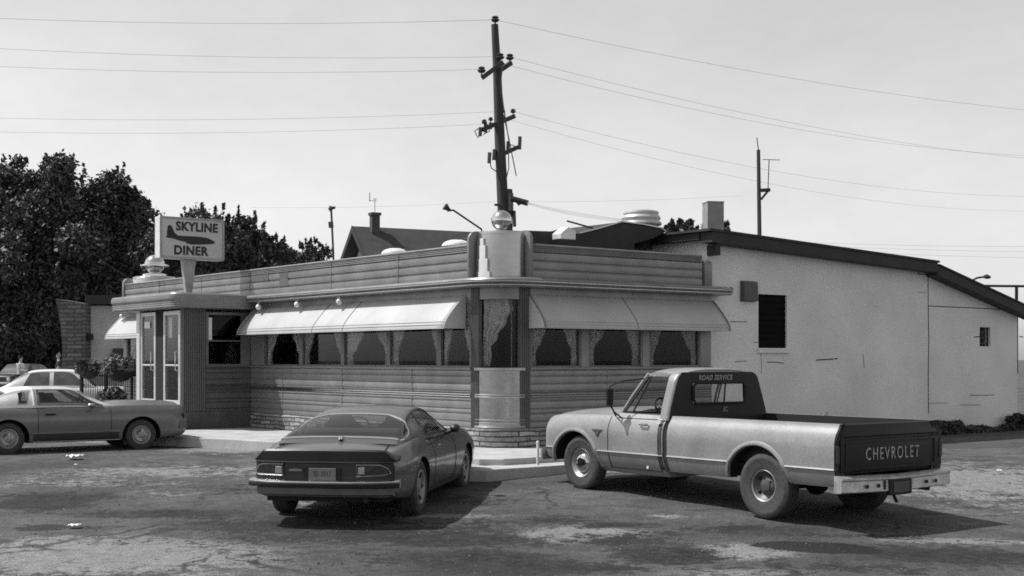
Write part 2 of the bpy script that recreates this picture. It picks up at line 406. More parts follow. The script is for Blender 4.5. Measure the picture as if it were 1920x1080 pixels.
# curved corner window
mb = MB(); sweep(mb, arc(16, RC-.05), [(0, Z_SILL), (.005, Z_SILL), (.005, Z_WT-.1), (0, Z_WT-.1)]); cw = mb.build('corner_window', M_glassw, diner, 60)
mb = MB(); rows = []
for iz in range(25):
    z = Z_SILL+.02+(Z_WT-.1-Z_SILL)*iz/24; zt = 2.05
    e0 = 181; wd = 22+2*math.sin(14*z) if z < zt else 22+52*min(1, ((z-zt)/.62))**.9+3*math.sin(24*z)
    rows.append([(RC+(RC-.13+.03*math.sin(t*25+2*z))*math.cos(R(e0+wd*t)), RC+(RC-.13+.03*math.sin(t*25+2*z))*math.sin(R(e0+wd*t)), z) for t in np.linspace(0, 1, 30)])
mb.grid(rows); mb.build('lace_curtain', M_lace, cw, 60)
mb = MB()
for t in (250,): mb.tube([(RC+.47*math.cos(R(t)), RC+.47*math.sin(R(t)), Z_SILL), (RC+.47*math.cos(R(t)), RC+.47*math.sin(R(t)), 2.9)], .012, 6)
mb.build('window_frame', M_frame, cw)

# --- awnings
def awning(kind, c0, c1, seams=()):
    prof = [tuple(p) for p in crm([(.0, 2.935), (.125, 2.815), (.25, 2.685), (.36, 2.555), (.425, 2.45), (.45, 2.36)], 4)]
    def P(o, c, z): return (-o, c, z) if kind == 'A' else (c, -o, z)
    m = MB(); m.grid([[P(o, c, z) for o, z in prof] for c in np.linspace(c0, c1, 30)])
    aw = m.build('awning', M_canvas, diner, 80)
    sd = aw.modifiers.new('thick', 'SOLIDIFY'); sd.thickness = .012
    for c in (c0, c1):
        m = MB(); pl = [P(o, c, z) for o, z in prof]+[P(.02, c, 2.36)]
        m.add(pl, [tuple(range(len(pl)))]); e = m.build('awning_end', M_canvas, aw, 0); s2 = e.modifiers.new('t', 'SOLIDIFY'); s2.thickness = .01
        m = MB(); m.tube([P(o, c, z+.008) for o, z in prof], .013, 6); m.build('seam_piping', M_canvas if kind == 'A' else M_frame, aw)
    m = MB()
    for c in seams: m.tube([P(o+.002, c, z+.004) for o, z in prof], .007, 5)
    if seams: m.build('seam_piping', M_frame, aw)
    m = MB()
    for o, z in (prof[-1], prof[-4], prof[-6]): m.tube([P(o+.004, c0, z), P(o+.004, c1, z)], .007, 5)
    m.build('hem_rib', M_canvas, aw)
    return aw
awning('A', .86, 8.52, (4.18, 5.33)); awning('A', 11.25, 16.05); awning('B', .66, 5.06, (2.75,))

# --- ball lamps under the cornice
M_opal = mat('opal_glass', .75, .3)
for a in (4.7, 6.35, 8.02, 15.55):
    m = MB(); m.sphere((-.2, a, 2.94), .062, 14); l = m.build('ball_lamp', M_opal, diner, 80)
    m = MB(); m.lathe([(.03, 2.995), (.045, 3.03), (.045, 3.042)], 12, Matrix.Translation((-.2, a, 0)), caps=True); m.build('lamp_cap', M_trim, l)

# --- entrance vestibule
VA0, VA1, VP = 8.75, 11.0, 1.58
Z_F = .72
M_flute = mat('fluted_panel', .125, .45, .35, .12, 4, stretch=(1,1,.2))
ent = empty('vestibule', diner)
m = MB()                                                       # plinth and steps
m.box(-VP-.15, .0, VA0-.06, VA1+.05, .3, Z_F+.02); m.build('plinth', mat('dark_plinth', .09, .85, 0, .25, 3, 60, .3), ent, 0, .015)
m = MB(); m.box(-VP-.55, -VP-.152, VA0-.12, VA1+.1, .25, Z_F-.12); m.box(-VP-.9, -VP-.552, VA0-.2, VA1+.1, .25, .48); m.build('entrance_step', mat('step_stone', .16, .85, 0, .25, 3, 60, .3), ent, 0, .012)
m = MB()                                                       # side wall facing the road junction: siding below, window above
pr = [(o, z) for o, z in SP]
m.loft([[(x, VA0-o+.02, z) for o, z in pr] for x in (-VP+.52, -.03)]); m.build('siding_panel', M_flute, ent, 25)
m = MB(); m.box(-VP+.58, -.25, VA0+.02, VA0+.028, Z_SILL, 2.78); w = m.build('window', glassmat('dim_glass', .2, 1.3, .03), diner, 0)
m = MB()
for x0, x1, z0, z1 in ((-VP+.52, -VP+.58, Z_SILL, 2.84), (-.25, -.03, Z_SILL, 2.84), (-VP+.58, -.25, 2.78, 2.84), (-VP+.58, -.25, Z_SILL, Z_SILL+.04), (-VP+.58, -.25, 2.22, 2.25)): m.box(x0, x1, VA0-.02, VA0+.05, z0, z1)
m.build('window_frame', M_frame, w, 0, .006)
m = MB(); m.box(-VP+.62, -.6, VA0+.05, VA0+.06, Z_SILL+.02, 2.26); m.build('blind', M_dark, w, 0)
m = MB(); m.box(-VP+.58, -VP+.66, VA0-.012, VA0-.002, 2.25, 2.72); m.build('notice_paper', M_white, ent, 0)  # plain white strip on the side wall next to the fluted pier
m = MB()                                                       # fluted rounded pier at the corner
for k in range(12): m.tube([(-VP+.03+k*.042, VA0+.0, Z_F-.1), (-VP+.03+k*.042, VA0+.0, 2.92)], .022, 8)
m.box(-VP, -VP+.52, VA0+.002, VA0+.12, Z_F-.1, 2.92); m.build('fluted_pier', M_flute, ent)
M_alu = mat('door_aluminium', .60, .4, .3, .06, 6)
def door(a0, a1, name, ajar=0.):
    d = empty(name, diner, (-VP, a0, 0), 0)
    f = MB(); w_ = a1-a0; t = .07
    for y0, y1, z0, z1 in ((0, t, Z_F+.02, 2.86), (w_-t, w_, Z_F+.02, 2.86), (t, w_-t, 2.78, 2.86), (t, w_-t, Z_F+.02, Z_F+.26), (t, w_-t, 1.70, 1.735)): f.box(-.03, .03, y0, y1, z0, z1)
    f.build('door_frame', M_alu, d, 0, .006)
    gl = MB(); gl.box(-.004, .004, t, w_-t, Z_F+.26, 2.78); gl.build('door_glass', M_glassw, d, 0)
    h = MB(); h.tube([(-.035, .10, 1.6), (-.09, .10, 1.62), (-.09, .10, 2.0), (-.035, .10, 2.02)], .010, 8); h.build('door_handle', M_chrome, d)
    return d
door(VA0+.06, VA0+.90, 'entrance_door'); dd = door(VA0+1.33, VA1-.12, 'entrance_door')
m = MB(); m.box(-VP-.06, -VP+.06, VA1-.118, VA1+.06, Z_F-.1, 2.92); m.build('door_post', M_alu, ent, 0, .01)
m = MB(); m.box(-VP-.02, -VP+.06, VA0+.92, VA0+1.31, Z_F+.02, 2.92); m.build('door_mullion', mat('dark_mullion', .008, .9), ent, 0, .01)
m = MB(); m.box(-.06, -.02, VA0+.45, VA0+.75, 1.9, 2.2); m.box(-VP+.06, -VP+.066, VA0+.66, VA0+.86, 2.3, 2.72)
m.box(-VP-.02, -VP-.012, VA0+1.65, VA0+1.95, 2.52, 2.66); m.build('notice_paper', M_white, ent, 0)
m = MB(); m.box(-VP+.06, -.06, VA1-.06, VA1, .7, 2.92); m.box(-.09, -.05, VA0+.06, VA1-.06, .7, 2.92); m.build('vestibule_wall', M_room, ent, 0)
# canopy over the entrance with bullnose corners
CA0, CA1, CPJ, rr = 8.5, 12.0, 1.86, .22
pp = [((.0, CA0), (0, -1))]+[((-CPJ+rr+rr*math.cos(R(t)), CA0+rr+rr*math.sin(R(t))), (math.cos(R(t)), math.sin(R(t)))) for t in np.linspace(270, 180, 9)]+[((-CPJ+rr+rr*math.cos(R(t)), CA1-rr+rr*math.sin(R(t))), (math.cos(R(t)), math.sin(R(t)))) for t in np.linspace(180, 90, 9)]+[((.0, CA1), (0, 1))]
KP = [(-.02, 2.90), (.0, 2.905)]+[(.022+.006*(k % 2), 2.92+k*.02) for k in range(8)]+[(.05, 3.09), (.055, 3.14), (.045, 3.19), (.015, 3.22), (-.02, 3.225)]
m = MB(); sweep(m, pp, KP)
m.add([(p[0], p[1], 2.9) for p, n in pp], [tuple(range(len(pp)))]); m.add([(p[0], p[1], 3.222) for p, n in pp], [tuple(range(len(pp)))])
m.build('entrance_canopy', M_steel, ent, 25)
# ------------------------------------------------------------------ diner sign on the canopy
sg = thing('diner_sign', 'white lettered box sign with a dark airplane silhouette, on a tapered post above the entrance', 'sign', dw(0, 0), PHI)
M_sign = mat('sign_plastic', .50, .4, 0, .05, 5, famt=.05); M_signside = mat('sign_side', .66, .5); M_ink = mat('sign_ink', .015, .6)
sx0, sx1, sy0, sy1, sz0, sz1 = -1.834, -.375, 9.3, 9.58, 3.975, 4.86
m = MB(); m.box(sx0, sx1, sy0, sy1, sz0, sz1); m.build('sign_box', M_signside, sg, 0, .015)
m = MB(); m.box(sx0+.045, sx1-.045, sy0-.006, sy0+.01, sz0+.045, sz1-.045); face = m.build('sign_face', M_sign, sg, 0)
m = MB(); e = .04
for a in ((sx0, sx1, sz0, sz0+e), (sx0, sx1, sz1-e, sz1), (sx0, sx0+e, sz0+e, sz1-e), (sx1-e, sx1, sz0+e, sz1-e)): m.box(a[0], a[1], sy0-.02, sy0-.001, a[2], a[3])
m.build('sign_frame', mat('sign_frame', .34, .5), sg, 0, .004)
m = MB(); pz = [(3.21, .065, .05), (sz0-.001, .15, .08)]
m.loft([[(-1.14-w, 9.44-d, z), (-1.14+w, 9.44-d, z), (-1.14+w, 9.44+d, z), (-1.14-w, 9.44+d, z)] for z, w, d in pz]); m.box(-1.26, -1.02, 9.34, 9.54, 3.2, 3.235)
m.build('sign_post', mat('sign_post', .36, .5, .2), sg, 0, .01)
cxs = (sx0+sx1)/2; RX = Matrix.Rotation(R(90), 4, 'X')
def sgn_text(nm, s, size, x, z, sxf=1.0):
    return text(nm, s, size, M_ink, sg, Matrix.Translation((x, sy0-.0105, z)) @ RX @ Matrix.Diagonal((sxf, 1, 1, 1)), .004, .009, 0, 1.06)
sgn_text('sign_lettering', 'SKYLINE', .262, cxs+.10, sz1-.2, .93)
sgn_text('sign_lettering', 'DINER', .262, cxs-.04, sz0+.175, .98)
# airplane silhouette: tail fin at the left, nose at the right
ap = [(-.58, .03), (-.575, .12), (-.56, .24), (-.52, .27), (-.475, .25), (-.44, .17), (-.40, .10), (-.33, .055), (-.20, .05), (.0, .055), (.2, .052), (.34, .035), (.44, .0), (.50, -.035), (.52, -.05), (.50, -.07), (.42, -.09), (.28, -.105), (.10, -.115), (-.04, -.12), (-.12, -.105), (-.16, -.085), (-.13, -.075), (-.28, -.055), (-.42, -.02), (-.53, -.005), (-.585, -.0), (-.60, .015)]
m = MB(); m.prism([(cxs+x, sy0-.007, (sz0+sz1)/2+z-.005) for x, z in ap], (0, -.006, 0)); m.build('airplane_emblem', M_ink, sg, 0)

# ------------------------------------------------------------------ white block building behind
M_wall = mat('white_block', .73, .8, 0, .10, .8, 40, .25, 70, famt=.16)
wb = thing('block_building', 'white painted block building with dark sloping fascia behind the diner', 'building', (CX, CY, 0), PHI)
WX0, WX1, WX2, WY = 5.06, 11.75, 15.45, .12
ZT0, ZT1, ZT2 = 4.10, 3.82, 2.93
m = MB(); poly = [(WX0, -.4), (WX2, -.4), (WX2, ZT2), (WX1, ZT1), (WX0, ZT0)]
m.prism([(x, WY, z) for x, z in poly], (0, 13, 0)); body = m.build('wall', M_wall, wb, 0)
def cutbox(x0, x1, y0, y1, z0, z1):
    c = MB().box(x0, x1, y0, y1, z0, z1); return c.build('cut', M_black, None, 0)
bx = lambda px: ( (px-960)/F*(CY+.12*.79)-(CX-.12*.613))/(.79-.613*(px-960)/F)
def bz(px, py):
    b = bx(px); return CAM_H-(py-HOR)/F*(CY+.613*b+.79*.12)
cu = []
win = (bx(1421.9), bx(1475), bz(1448, 652.6), bz(1448, 552.4)); lou = (bx(1836.5), bx(1857), bz(1846, 649.5), bz(1846, 613.5))
for w in (win, lou):
    c = MB().box(w[0], w[1], WY-.2, WY+.18, w[2], w[3]).build('cut', M_black, None, 0); c.parent = wb; cu.append(c)
bpy.context.view_layer.update(); bool_cut(body, cu)
m = MB(); m.box(win[0], win[1], WY+.04, WY+.15, win[2], win[3]); wn = m.build('window', mat('black_opening', .006, .8, spec=.1), wb, 0)
m = MB(); m.box(win[0]-.04, win[1]+.04, WY-.05, WY+.12, win[2]-.10, win[2]-.002); m.build('window_sill', M_wall, wn, 0, .008)
m = MB()
for k in range(9):
    z = win[2]+.08+(win[3]-win[2]-.1)*k/8; m.box(win[0], win[1], WY+.025, WY+.038, z-.012, z)
m.build('screen_slat', mat('black_opening', .006), wn, 0)
m = MB()
for k in range(3):
    z = lou[2]+.06+(lou[3]-lou[2]-.06)*k/3; m.box(lou[0], lou[1], WY+.06, WY+.09, z, z+.02)
for x in (lou[0], (lou[0]+lou[1])/2-.01, lou[1]-.02): m.box(x, x+.02, WY+.055, WY+.085, lou[2], lou[3])
ln = m.build('louvre_window', mat('grille_metal', .05, .6), wb, 0)
m = MB(); m.box(lou[0], lou[1], WY+.15, WY+.17, lou[2], lou[3]); m.build('pane', mat('dark_pane', .012, .25), ln, 0)
vb = (bx(1387.5), bx(1413.5), bz(1400, 566), bz(1400, 528.5))
m = MB(); m.prism([(vb[0], WY+.0, vb[2]), (vb[0], WY-.12, vb[2]+.02), (vb[0], WY-.10, vb[3]), (vb[0], WY, vb[3]+.02)], (vb[1]-vb[0], 0, 0)); m.build('vent_hood', mat('vent_metal', .10, .6, .3), wb, 0, .006)
# fascia and roof
M_fascia = mat('dark_fascia', .025, .7, 0, .25, 3)
def fascia(x0, z0, x1, z1, t, nm):
    m = MB(); m.prism([(x0, WY-.32, z0-t), (x1, WY-.32, z1-t), (x1, WY-.32, z1+.02), (x0, WY-.32, z0+.02)], (0, .3, 0)); return m.build(nm, M_fascia, wb, 0, .006)
fascia(WX0-.22, ZT0+.09, WX1+.1, ZT1+.09, .185, 'fascia'); fascia(WX1+.1, ZT1+.03, WX2+.25, ZT2+.03, .19, 'fascia')
m = MB(); m.prism([(WX0-.3, WY-.34, ZT0+.115), (WX1+.14, WY-.34, ZT1+.115), (WX1+.14, WY-.34, ZT1+.16), (WX0-.3, WY-.34, ZT0+.16)], (0, 13.5, 0)); m.build('roof', M_roof, wb, 0)
m = MB(); m.prism([(WX1+.14, WY-.34, ZT1+.05), (WX2+.3, WY-.34, ZT2+.04), (WX2+.3, WY-.34, ZT2+.08), (WX1+.14, WY-.34, ZT1+.09)], (0, 13.5, 0)); m.build('roof', M_roof, wb, 0)
m = MB(); m.box(WX0-.24, WX0-.0, WY-.0, 13, ZT0-.02, ZT0+.11); m.build('eave', M_fascia, wb, 0)
m = MB(); m.box(WX0-.05, WX0+.07, WY-.25, WY-.02, ZT0-.32, ZT0-.13); m.build('bracket', M_fascia, wb, 0)
# wall details: step line of the later extension, cracks, downpipe
m = MB(); dkl = mat('crack_dark', .05, .9)
def crack(pts, r=.008): m.tube([(bx(px), WY-.003, bz(px, py)) for px, py in pts], r, 4)
crack([(1721, 505), (1722, 514), (1739.5, 515), (1740, 574), (1741, 640), (1740, 700), (1740.5, 775)], .011); crack([(1740, 573.5), (1780, 575.5), (1840, 578), (1902, 582)], .010)
crack([(1368, 603), (1400, 603.5)], .006); crack([(1530, 675), (1548, 674), (1570, 672.5)], .012); crack([(1438, 679), (1455, 679), (1470, 681)], .008); crack([(1378, 678), (1400, 677)], .006); crack([(1425, 655), (1428, 680), (1427, 700)], .004)
crack([(1818, 741), (1850, 741), (1864, 740)], .007); crack([(1800, 759), (1838, 759.5)], .005); crack([(1742, 756), (1775, 755)], .004); crack([(1826, 632), (1836, 631)], .012); crack([(1911, 631), (1918, 632)], .012); crack([(1618, 664), (1620, 690)], .006)
crack([(1423, 642), (1412, 642)], .004); crack([(1720, 548), (1738, 549)], .004)
m.build('wall_crack', dkl, wb, 0)
# roof furniture of the two buildings
cb_ = thing('masonry_chimney', 'square pale masonry chimney at the high corner of the block building', 'chimney', W(1337, 441, 25.9), R(10))
m = MB(); m.box(-.165, .165, -.165, .165, -.35, .62); m.build('chimney_shaft', mat('pale_render', .26, .85, 0, .12, 6, 60, .2, famt=.12), cb_, 0, .006); m = MB(); m.box(-.175, .175, -.175, .175, .622, .645); m.build('chimney_cap', M_conc, cb_, 0, .006)
# ------------------------------------------------------------------ exhaust housing and mushroom vent on the diner roof
hd = thing('rooftop_housing', 'dark low pitched exhaust housing rising over the short parapet of the diner', 'roof housing', dw(0, 0), PHI)
hx = lambda px: ((px-960)/F*(CY+.79)-(CX-.613))/(.79-.613*(px-960)/F)
hz = lambda px, py: CAM_H-(py-HOR)/F*(CY+.613*hx(px)+.79)
ol = [(985, 432), (1046, 434), (1047, 440), (1085, 437.5), (1120, 429), (1165, 416), (1205, 421), (1240, 428), (1248, 435), (1226, 447), (1190, 457)]
pr = [(hx(x), hz(x, y)) for x, y in ol]
m = MB(); m.prism([(x, 1.0, z) for x, z in pr]+[(hx(1190), 1.0, 3.4), (hx(985), 1.0, 3.4)], (0, 1.9, 0)); m.build('housing_shell', M_fascia, hd, 0, .01)
m = MB(); m.tube([(x, .985, z+.004) for x, z in pr[3:9]], .016, 6); m.build('housing_edge', M_trim, hd)
vt = thing('mushroom_vent', 'round pale ribbed exhaust fan cap above the dark rooftop housing', 'vent', W(1202, 428, 26.0), PHI)
m = MB(); m.lathe([(r*.83, h*.78) for r, h in [(.36, -.05), (.38, .06), (.47, .07), (.49, .10), (.47, .15), (.43, .16), (.43, .2), (.45, .21), (.46, .25), (.43, .31), (.40, .32), (.40, .35), (.42, .36), (.41, .41), (.3, .45), (.02, .47)]], 32, caps=True)
m.build('vent_cap', mat('vent_cap', .52, .45, .3, .08, 8), vt); m = MB(); m.lathe([(.22, -.4), (.22, -.03)], 20, caps=True); m.build('vent_duct', M_fascia, vt)
dn = thing('metal_flue_box', 'small bright sheet metal box on the roof beside the exhaust housing', 'roof box', W(1066, 436, 23.6), PHI)
m = MB(); m.prism([(-.17, 0, -.12), (.17, 0, -.12), (.17, 0, .04), (.0, 0, .10), (-.17, 0, -.02)], (0, .25, 0)); m.build('box_body', mat('sheet_white', .7, .4, .2), dn, 0, .01)
m = MB(); m.tube([(-.05, -.02, .20), (.55, -.02, .11)], .016, 6); m.build('rod', M_fascia, dn)
# domed skylights peeping over the long parapet
for k, (px, py) in enumerate(((740, 462), (856, 447))):
    Y = 5.3 if k == 0 else 3.4
    p = W(px, py+13, 24.6+ (2.4 if k == 0 else .0))
    d = thing('roof_skylight', ('white domed skylight behind the long parapet, nearer the middle', 'white domed skylight behind the long parapet, close to the corner fin')[k], 'skylight', p, PHI, 'domed skylights on the diner roof')
    m = MB(); m.lathe([(.27, -.35), (.27, .0), (.25, .035), (.2, .07), (.12, .095), (.01, .105)], 20, Matrix.Diagonal((1, 1, 1.0, 1)), caps=True); m.build('skylight_dome', M_opal, d, 60)
    m = MB(); m.lathe([(.29, -.4), (.29, -.03), (.27, -.02)], 20, caps=True); m.build('skylight_curb', M_fascia, d)
# gooseneck flood lamps on the parapet
def lampset(label, base, d, L, up, px):
    t = thing('floodlight', label, 'floodlight', base, 0, 'gooseneck floodlights on the diner parapet')
    d = Vector(d).normalized(); e = d*L+Vector((0, 0, up))
    m = MB(); m.tube([(0, 0, -.25), (0, 0, 0), e*.98, e, e+d*.1-Vector((0, 0, .02))], .016, 6); m.build('lamp_arm', M_fascia, t)
    m = MB(); q = d.to_track_quat('Z', 'Y').to_matrix().to_4x4()
    m.lathe([(.018, -.02), (.03, .02), (.055, .08), (.065, .10), (.06, .104), (.02, .06)], 14, Matrix.Translation(e+d*.06) @ Matrix.Rotation(R(35), 4, 'Y') @ q); m.build('lamp_head', M_fascia, t); return t
lampset('thin gooseneck floodlight leaning out beside the corner tower', W(903, 430, 22.6), (-.95, -.3, 0), .50, .31, 0)
lampset('thin gooseneck floodlight at the far end of the diner by the trees', W(246, 524, 34.6), (-.8, -.4, 0), .65, .40, 0)

# ------------------------------------------------------------------ utility poles
M_pole = mat('creosote_pole', .055, .85, 0, .3, 4, stretch=(4, 4, .3), bump=.4, bscale=10); M_ins = mat('insulator', .05, .3)
ZP = 32.0
up = thing('utility_pole', 'tall leaning wooden utility pole with crossarms standing behind the diner', 'utility pole', W(951, 640, ZP))
ub = W(951, 640, ZP)
def U(px, py, dz=0): return W(px, py, ZP+dz)-ub
m = MB(); m.tube([U(952, 700), U(943, 388), U(937, 260), U(932, 130), U(927.5, 46)], [.15, .135, .125, .10, .085], 12); m.build('pole_shaft', M_pole, up)
def arm(a, b, r=.055):
    m = MB(); A_, B_ = U(*a), U(*b); d = (B_-A_); M_ = Matrix.Translation((A_+B_)/2) @ d.to_track_quat('X', 'Z').to_matrix().to_4x4(); h = [d.length/2, r, r]
    m.add([M_ @ Vector((x*h[0], y*h[1], z*h[2])) for x in (-1, 1) for y in (-1, 1) for z in (-1, 1)], [(0,1,3,2),(4,6,7,5),(0,4,5,1),(2,3,7,6),(0,2,6,4),(1,5,7,3)])
    return m.build('crossarm', M_pole, up, 0, .008)
arm((904, 146, -.25), (943, 117, -.1)); arm((934, 134, .25), (958, 118, .5)); arm((904, 243, -.4), (964, 218, .4), .05); arm((936, 292, .12), (971, 276, .35), .05)
def insul(px, py, dz, s=1.):
    m = MB(); m.lathe([(.02*s, -.16*s), (.02*s, -.06*s), (.07*s, -.05*s), (.10*s, -.01*s), (.10*s, .01*s), (.05*s, .03*s), (.085*s, .05*s), (.085*s, .065*s), (.04*s, .09*s), (.01, .1*s)], 12, Matrix.Translation(U(px, py, dz)), caps=True); m.build('insulator', M_ins, up)
for a in ((928.5, 37, 0), (903, 132, -.25), (938, 107, -.1), (956, 108, .5), (962, 209, .4, .7), (943, 209, 0, .6), (908, 229, -.35, .7), (920, 224, -.2, .6)): insul(*a)
m = MB()                                                           # cutouts, drop leads, pins
for px, py, h, dz in ((901, 247, 16, -.4), (911, 240, 16, -.3), (920, 236, 12, -.2), (975, 268, 24, .35), (953, 275, 20, .2), (927, 290, 20, -.1), (918, 296, 20, -.1)): m.tube([U(px, py-h/2, dz), U(px-1, py+h/2, dz)], .045, 8)
for q in ([(901, 238), (890, 246), (896, 258), (903, 252)], [(911, 230), (918, 246), (906, 252)], [(938, 150), (944, 200), (955, 270), (967, 275)], [(944, 215), (952, 250), (962, 300), (968, 330)], [(943, 118), (937, 170), (947, 215)], [(918, 300), (921, 315), (931, 322)], [(953, 280), (954, 315), (949, 335)]):
    m.tube([U(x, y, -.14) for x, y in q], .014, 5)
m.build('line_hardware', M_ins, up)
m = MB(); m.tube([U(958, 362, -.2), U(958, 395, -.2)], .06, 8); m.tube([U(958, 372, -.25), U(990, 381, -.2)], .07, 8); m.tube([U(968, 372, -.2), U(975, 384, -.2)], .05, 8)
m.tube([U(928, 384, -.2), U(936, 384, -.1)], .03, 6); m.tube([U(964, 395), U(965, 425)], .04, 6); m.build('line_hardware', M_ins, up)
m = MB(); m.tube([U(953, 355), U(955, 640)], .10, 8); m.build('pole_stub', M_pole, up)
sp = thing('thin_pole', 'slim dark wooden pole with one side bracket behind the block building', 'utility pole', W(1427, 640, 36))
sb = W(1427, 640, 36); V2 = lambda px, py: W(px, py, 36)-sb
m = MB(); m.tube([V2(1427, 680), V2(1422, 281)], [.07, .05], 8); m.tube([V2(1422, 281), V2(1419, 258)], .014, 5); m.build('pole_shaft', M_pole, sp)
m = MB(); m.tube([V2(1425, 357), V2(1444, 356)], .05, 6); m.tube([V2(1427, 374), V2(1440, 358)], .03, 6); m.tube([V2(1440, 356), V2(1442, 299)], .013, 5); m.tube([V2(1430, 299), V2(1462, 300)], .010, 5); m.build('bracket', M_pole, sp)
lp = thing('light_pole', 'thin distant light pole with a box and lamp head beside the gabled roof', 'light pole', W(626, 640, 58))
lb = W(626, 640, 58); V3 = lambda px, py: W(px, py, 58)-lb
m = MB(); m.tube([V3(629, 700), V3(625, 475), V3(621, 392)], .045, 6); m.build('pole_shaft', M_pole, lp)
m = MB(); m.tube([V3(620, 416), V3(621, 427)], .11, 8); m.build('transformer', M_ins, lp); m = MB(); m.tube([V3(617, 394), V3(622, 390), V3(629, 389)], [.09, .08, .05], 8); m.tube([V3(619, 386), V3(618, 394)], .04, 6); m.build('lamp_head', M_ins, lp)
sl = thing('street_lamp', 'far street lamp with a curved arm above the low end of the block building', 'street lamp', W(1815, 640, 52))
lb2 = W(1815, 640, 52); V4 = lambda px, py: W(px, py, 52)-lb2
m = MB(); m.tube([V4(1815, 700), V4(1815, 545), V4(1820, 527), V4(1832, 521), V4(1846, 519)], .04, 6); m.build('lamp_post', M_pole, sl); m = MB(); m.tube([V4(1845, 519), V4(1850, 518.5), V4(1857, 520)], [.06, .10, .05], 8); m.build('lamp_head', M_ins, sl)
rl = thing('sign_gantry', 'dark horizontal frame on posts beyond the low end of the white building', 'gantry', W(1900, 640, 48))
gb = W(1900, 640, 48); V5 = lambda px, py: W(px, py, 48)-gb
m = MB(); m.tube([V5(1845, 536), V5(1960, 537)], .045, 6); m.tube([V5(1906, 700), V5(1906, 536)], .06, 6); m.tube([V5(1848, 700), V5(1848, 536)], .05, 6); m.tube([V5(1958, 700), V5(1958, 537)], .05, 6); m.build('gantry_frame', M_fascia, rl)

# overhead wires
M_wire = mat('weathered_wire', .2, .6)
def wire(p0, p1, sag, label, r=.008, nm='overhead_wire'):
    ts = np.linspace(0, 1, 25) if nm == 'service_cable' else np.linspace(0, 2, 49)      # the next span runs on out of frame
    pts = [p0+(p1-p0)*t-Vector((0, 0, sag*4*(t % 1 if t < 2 else 0)*(1-(t % 1 if t < 2 else 0)))) for t in ts]
    m = MB(); m.tube(pts, r*.38, 5); o = m.build(nm, M_wire); tag(o, label, 'wire', 'overhead wires')
PT = lambda px, py, dz=0: W(px, py, ZP+dz)
L_ = [((928, 37), 32, 'topmost wire from the utility pole tip over the long sunlit front', .010), ((938, 106), 88, 'upper of two wires from the high crossarm over the long sunlit front', .009), ((903, 130), 122, 'lower of two wires from the high crossarm over the long sunlit front', .009), ((943, 209), 220, 'upper of two wires from the lower crossarm over the long sunlit front', .008), ((905, 233), 246, 'lower of two wires from the lower crossarm over the long sunlit front', .008)]
for (x, y), ye, lab, r in L_:
    p0 = PT(x, y); h = p0.z; wire(p0, WH(-60, ye, h), .12, lab, r)
R_ = [((928, 37), 210, 'topmost wire descending from the utility pole tip over the block building', .010), ((956, 107), 300, 'upper wire descending from the high crossarm over the block building', .009), ((945, 120), 293, 'second wire descending from the high crossarm over the block building', .009), ((962, 209), 368, 'upper wire descending from the lower crossarm over the block building', .008), ((940, 220), 395, 'lower wire descending from the lower crossarm over the block building', .007)]
for k, ((x, y), ye, lab, r) in enumerate(R_):
    p0 = PT(x, y, .3); wire(p0, WH(1960, ye, p0.z), .25+.1*k, lab, r)
for k in range(3):
    wire(PT(985, 379+k, -.2), W(1172+6*k, 412+2*k, 25), .03+.02*k, ('topmost of three service cables from pole stub down to the diner roof', 'middle of three service cables from pole stub down to the diner roof', 'lowest of three service cables from pole stub down to the diner roof')[k], .010, 'service_cable')
for k, (ya, yb) in enumerate(((448, 462), (452, 472), (458, 484))):
    wire(W(1360, ya, 60), W(1960, yb, 60), .1, ('highest', 'middle', 'lowest')[k]+' of the far wires just above the white building roof', .011)
wire(W(470, 389, 62), W(930, 378, 62), .1, 'far thin wire above the gabled house roof', .010)

# ------------------------------------------------------------------ gabled house
HZ = 48.0; hp = R(27); hb = W(661, 424, HZ)
hs = thing('gabled_house', 'far house with a dark shingled gable roof, white gable and brick chimney', 'house', (hb.x, hb.y, 0), hp)
rz = hb.z; sl_ = 3.4; dz_ = 3.1; Lr = 12.0
M_sh = mat('dark_shingle', .045, .85, 0, .25, 3, 60, .3, 40)
m = MB()
for s in (-1, 1):
    m.prism([(0, 0, rz), (0, s*sl_, rz-dz_), (0, s*sl_, rz-dz_-.16), (0, 0, rz-.16)], (Lr, 0, 0))
rf = m.build('roof', M_sh, hs, 0)
m = MB(); m.prism([(.5, -2.9, .2), (.5, 2.9, .2), (.5, 2.9, rz-dz_+.25), (.5, 0, rz-.18), (.5, -2.9, rz-dz_+.25)], (Lr-1, 0, 0)); m.build('wall', M_white, hs, 0)
m = MB()
for s in (-1, 1): m.prism([(-.03, 0, rz+.02), (-.03, s*sl_, rz-dz_+.02), (-.03, s*sl_, rz-dz_-.22), (-.03, 0, rz-.24)], (.028, 0, 0))
m.build('bargeboard', M_fascia, hs, 0)
cx_ = .78
m = MB(); m.box(cx_-.15, cx_+.15, -.32, -.06, rz-.6, rz+.40); m.box(cx_-.19, cx_+.19, -.36, -.02, rz+.402, rz+.50); m.build('chimney', brickmat('dark_brick', .05, .075, .09, .22, .08), rf, 0)
m = MB()
A0 = (cx_, -.2, rz+.5); m.tube([A0, (cx_, -.2, rz+1.0)], .012, 5); m.tube([(cx_-.22, -.2, rz+.93), (cx_+.06, -.2, rz+.93)], .010, 5); m.tube([(cx_-.20, -.2, rz+.90), (cx_-.20, -.2, rz+1.22)], .014, 5); m.tube([(cx_-.07, -.2, rz+1.0), (cx_+.07, -.2, rz+1.0)], .010, 5)
an = m.build('tv_antenna', M_ins); an.location = hs.location; an.rotation_euler = hs.rotation_euler; tag(an, 'thin television antenna on top of the brick chimney of the house', 'antenna')

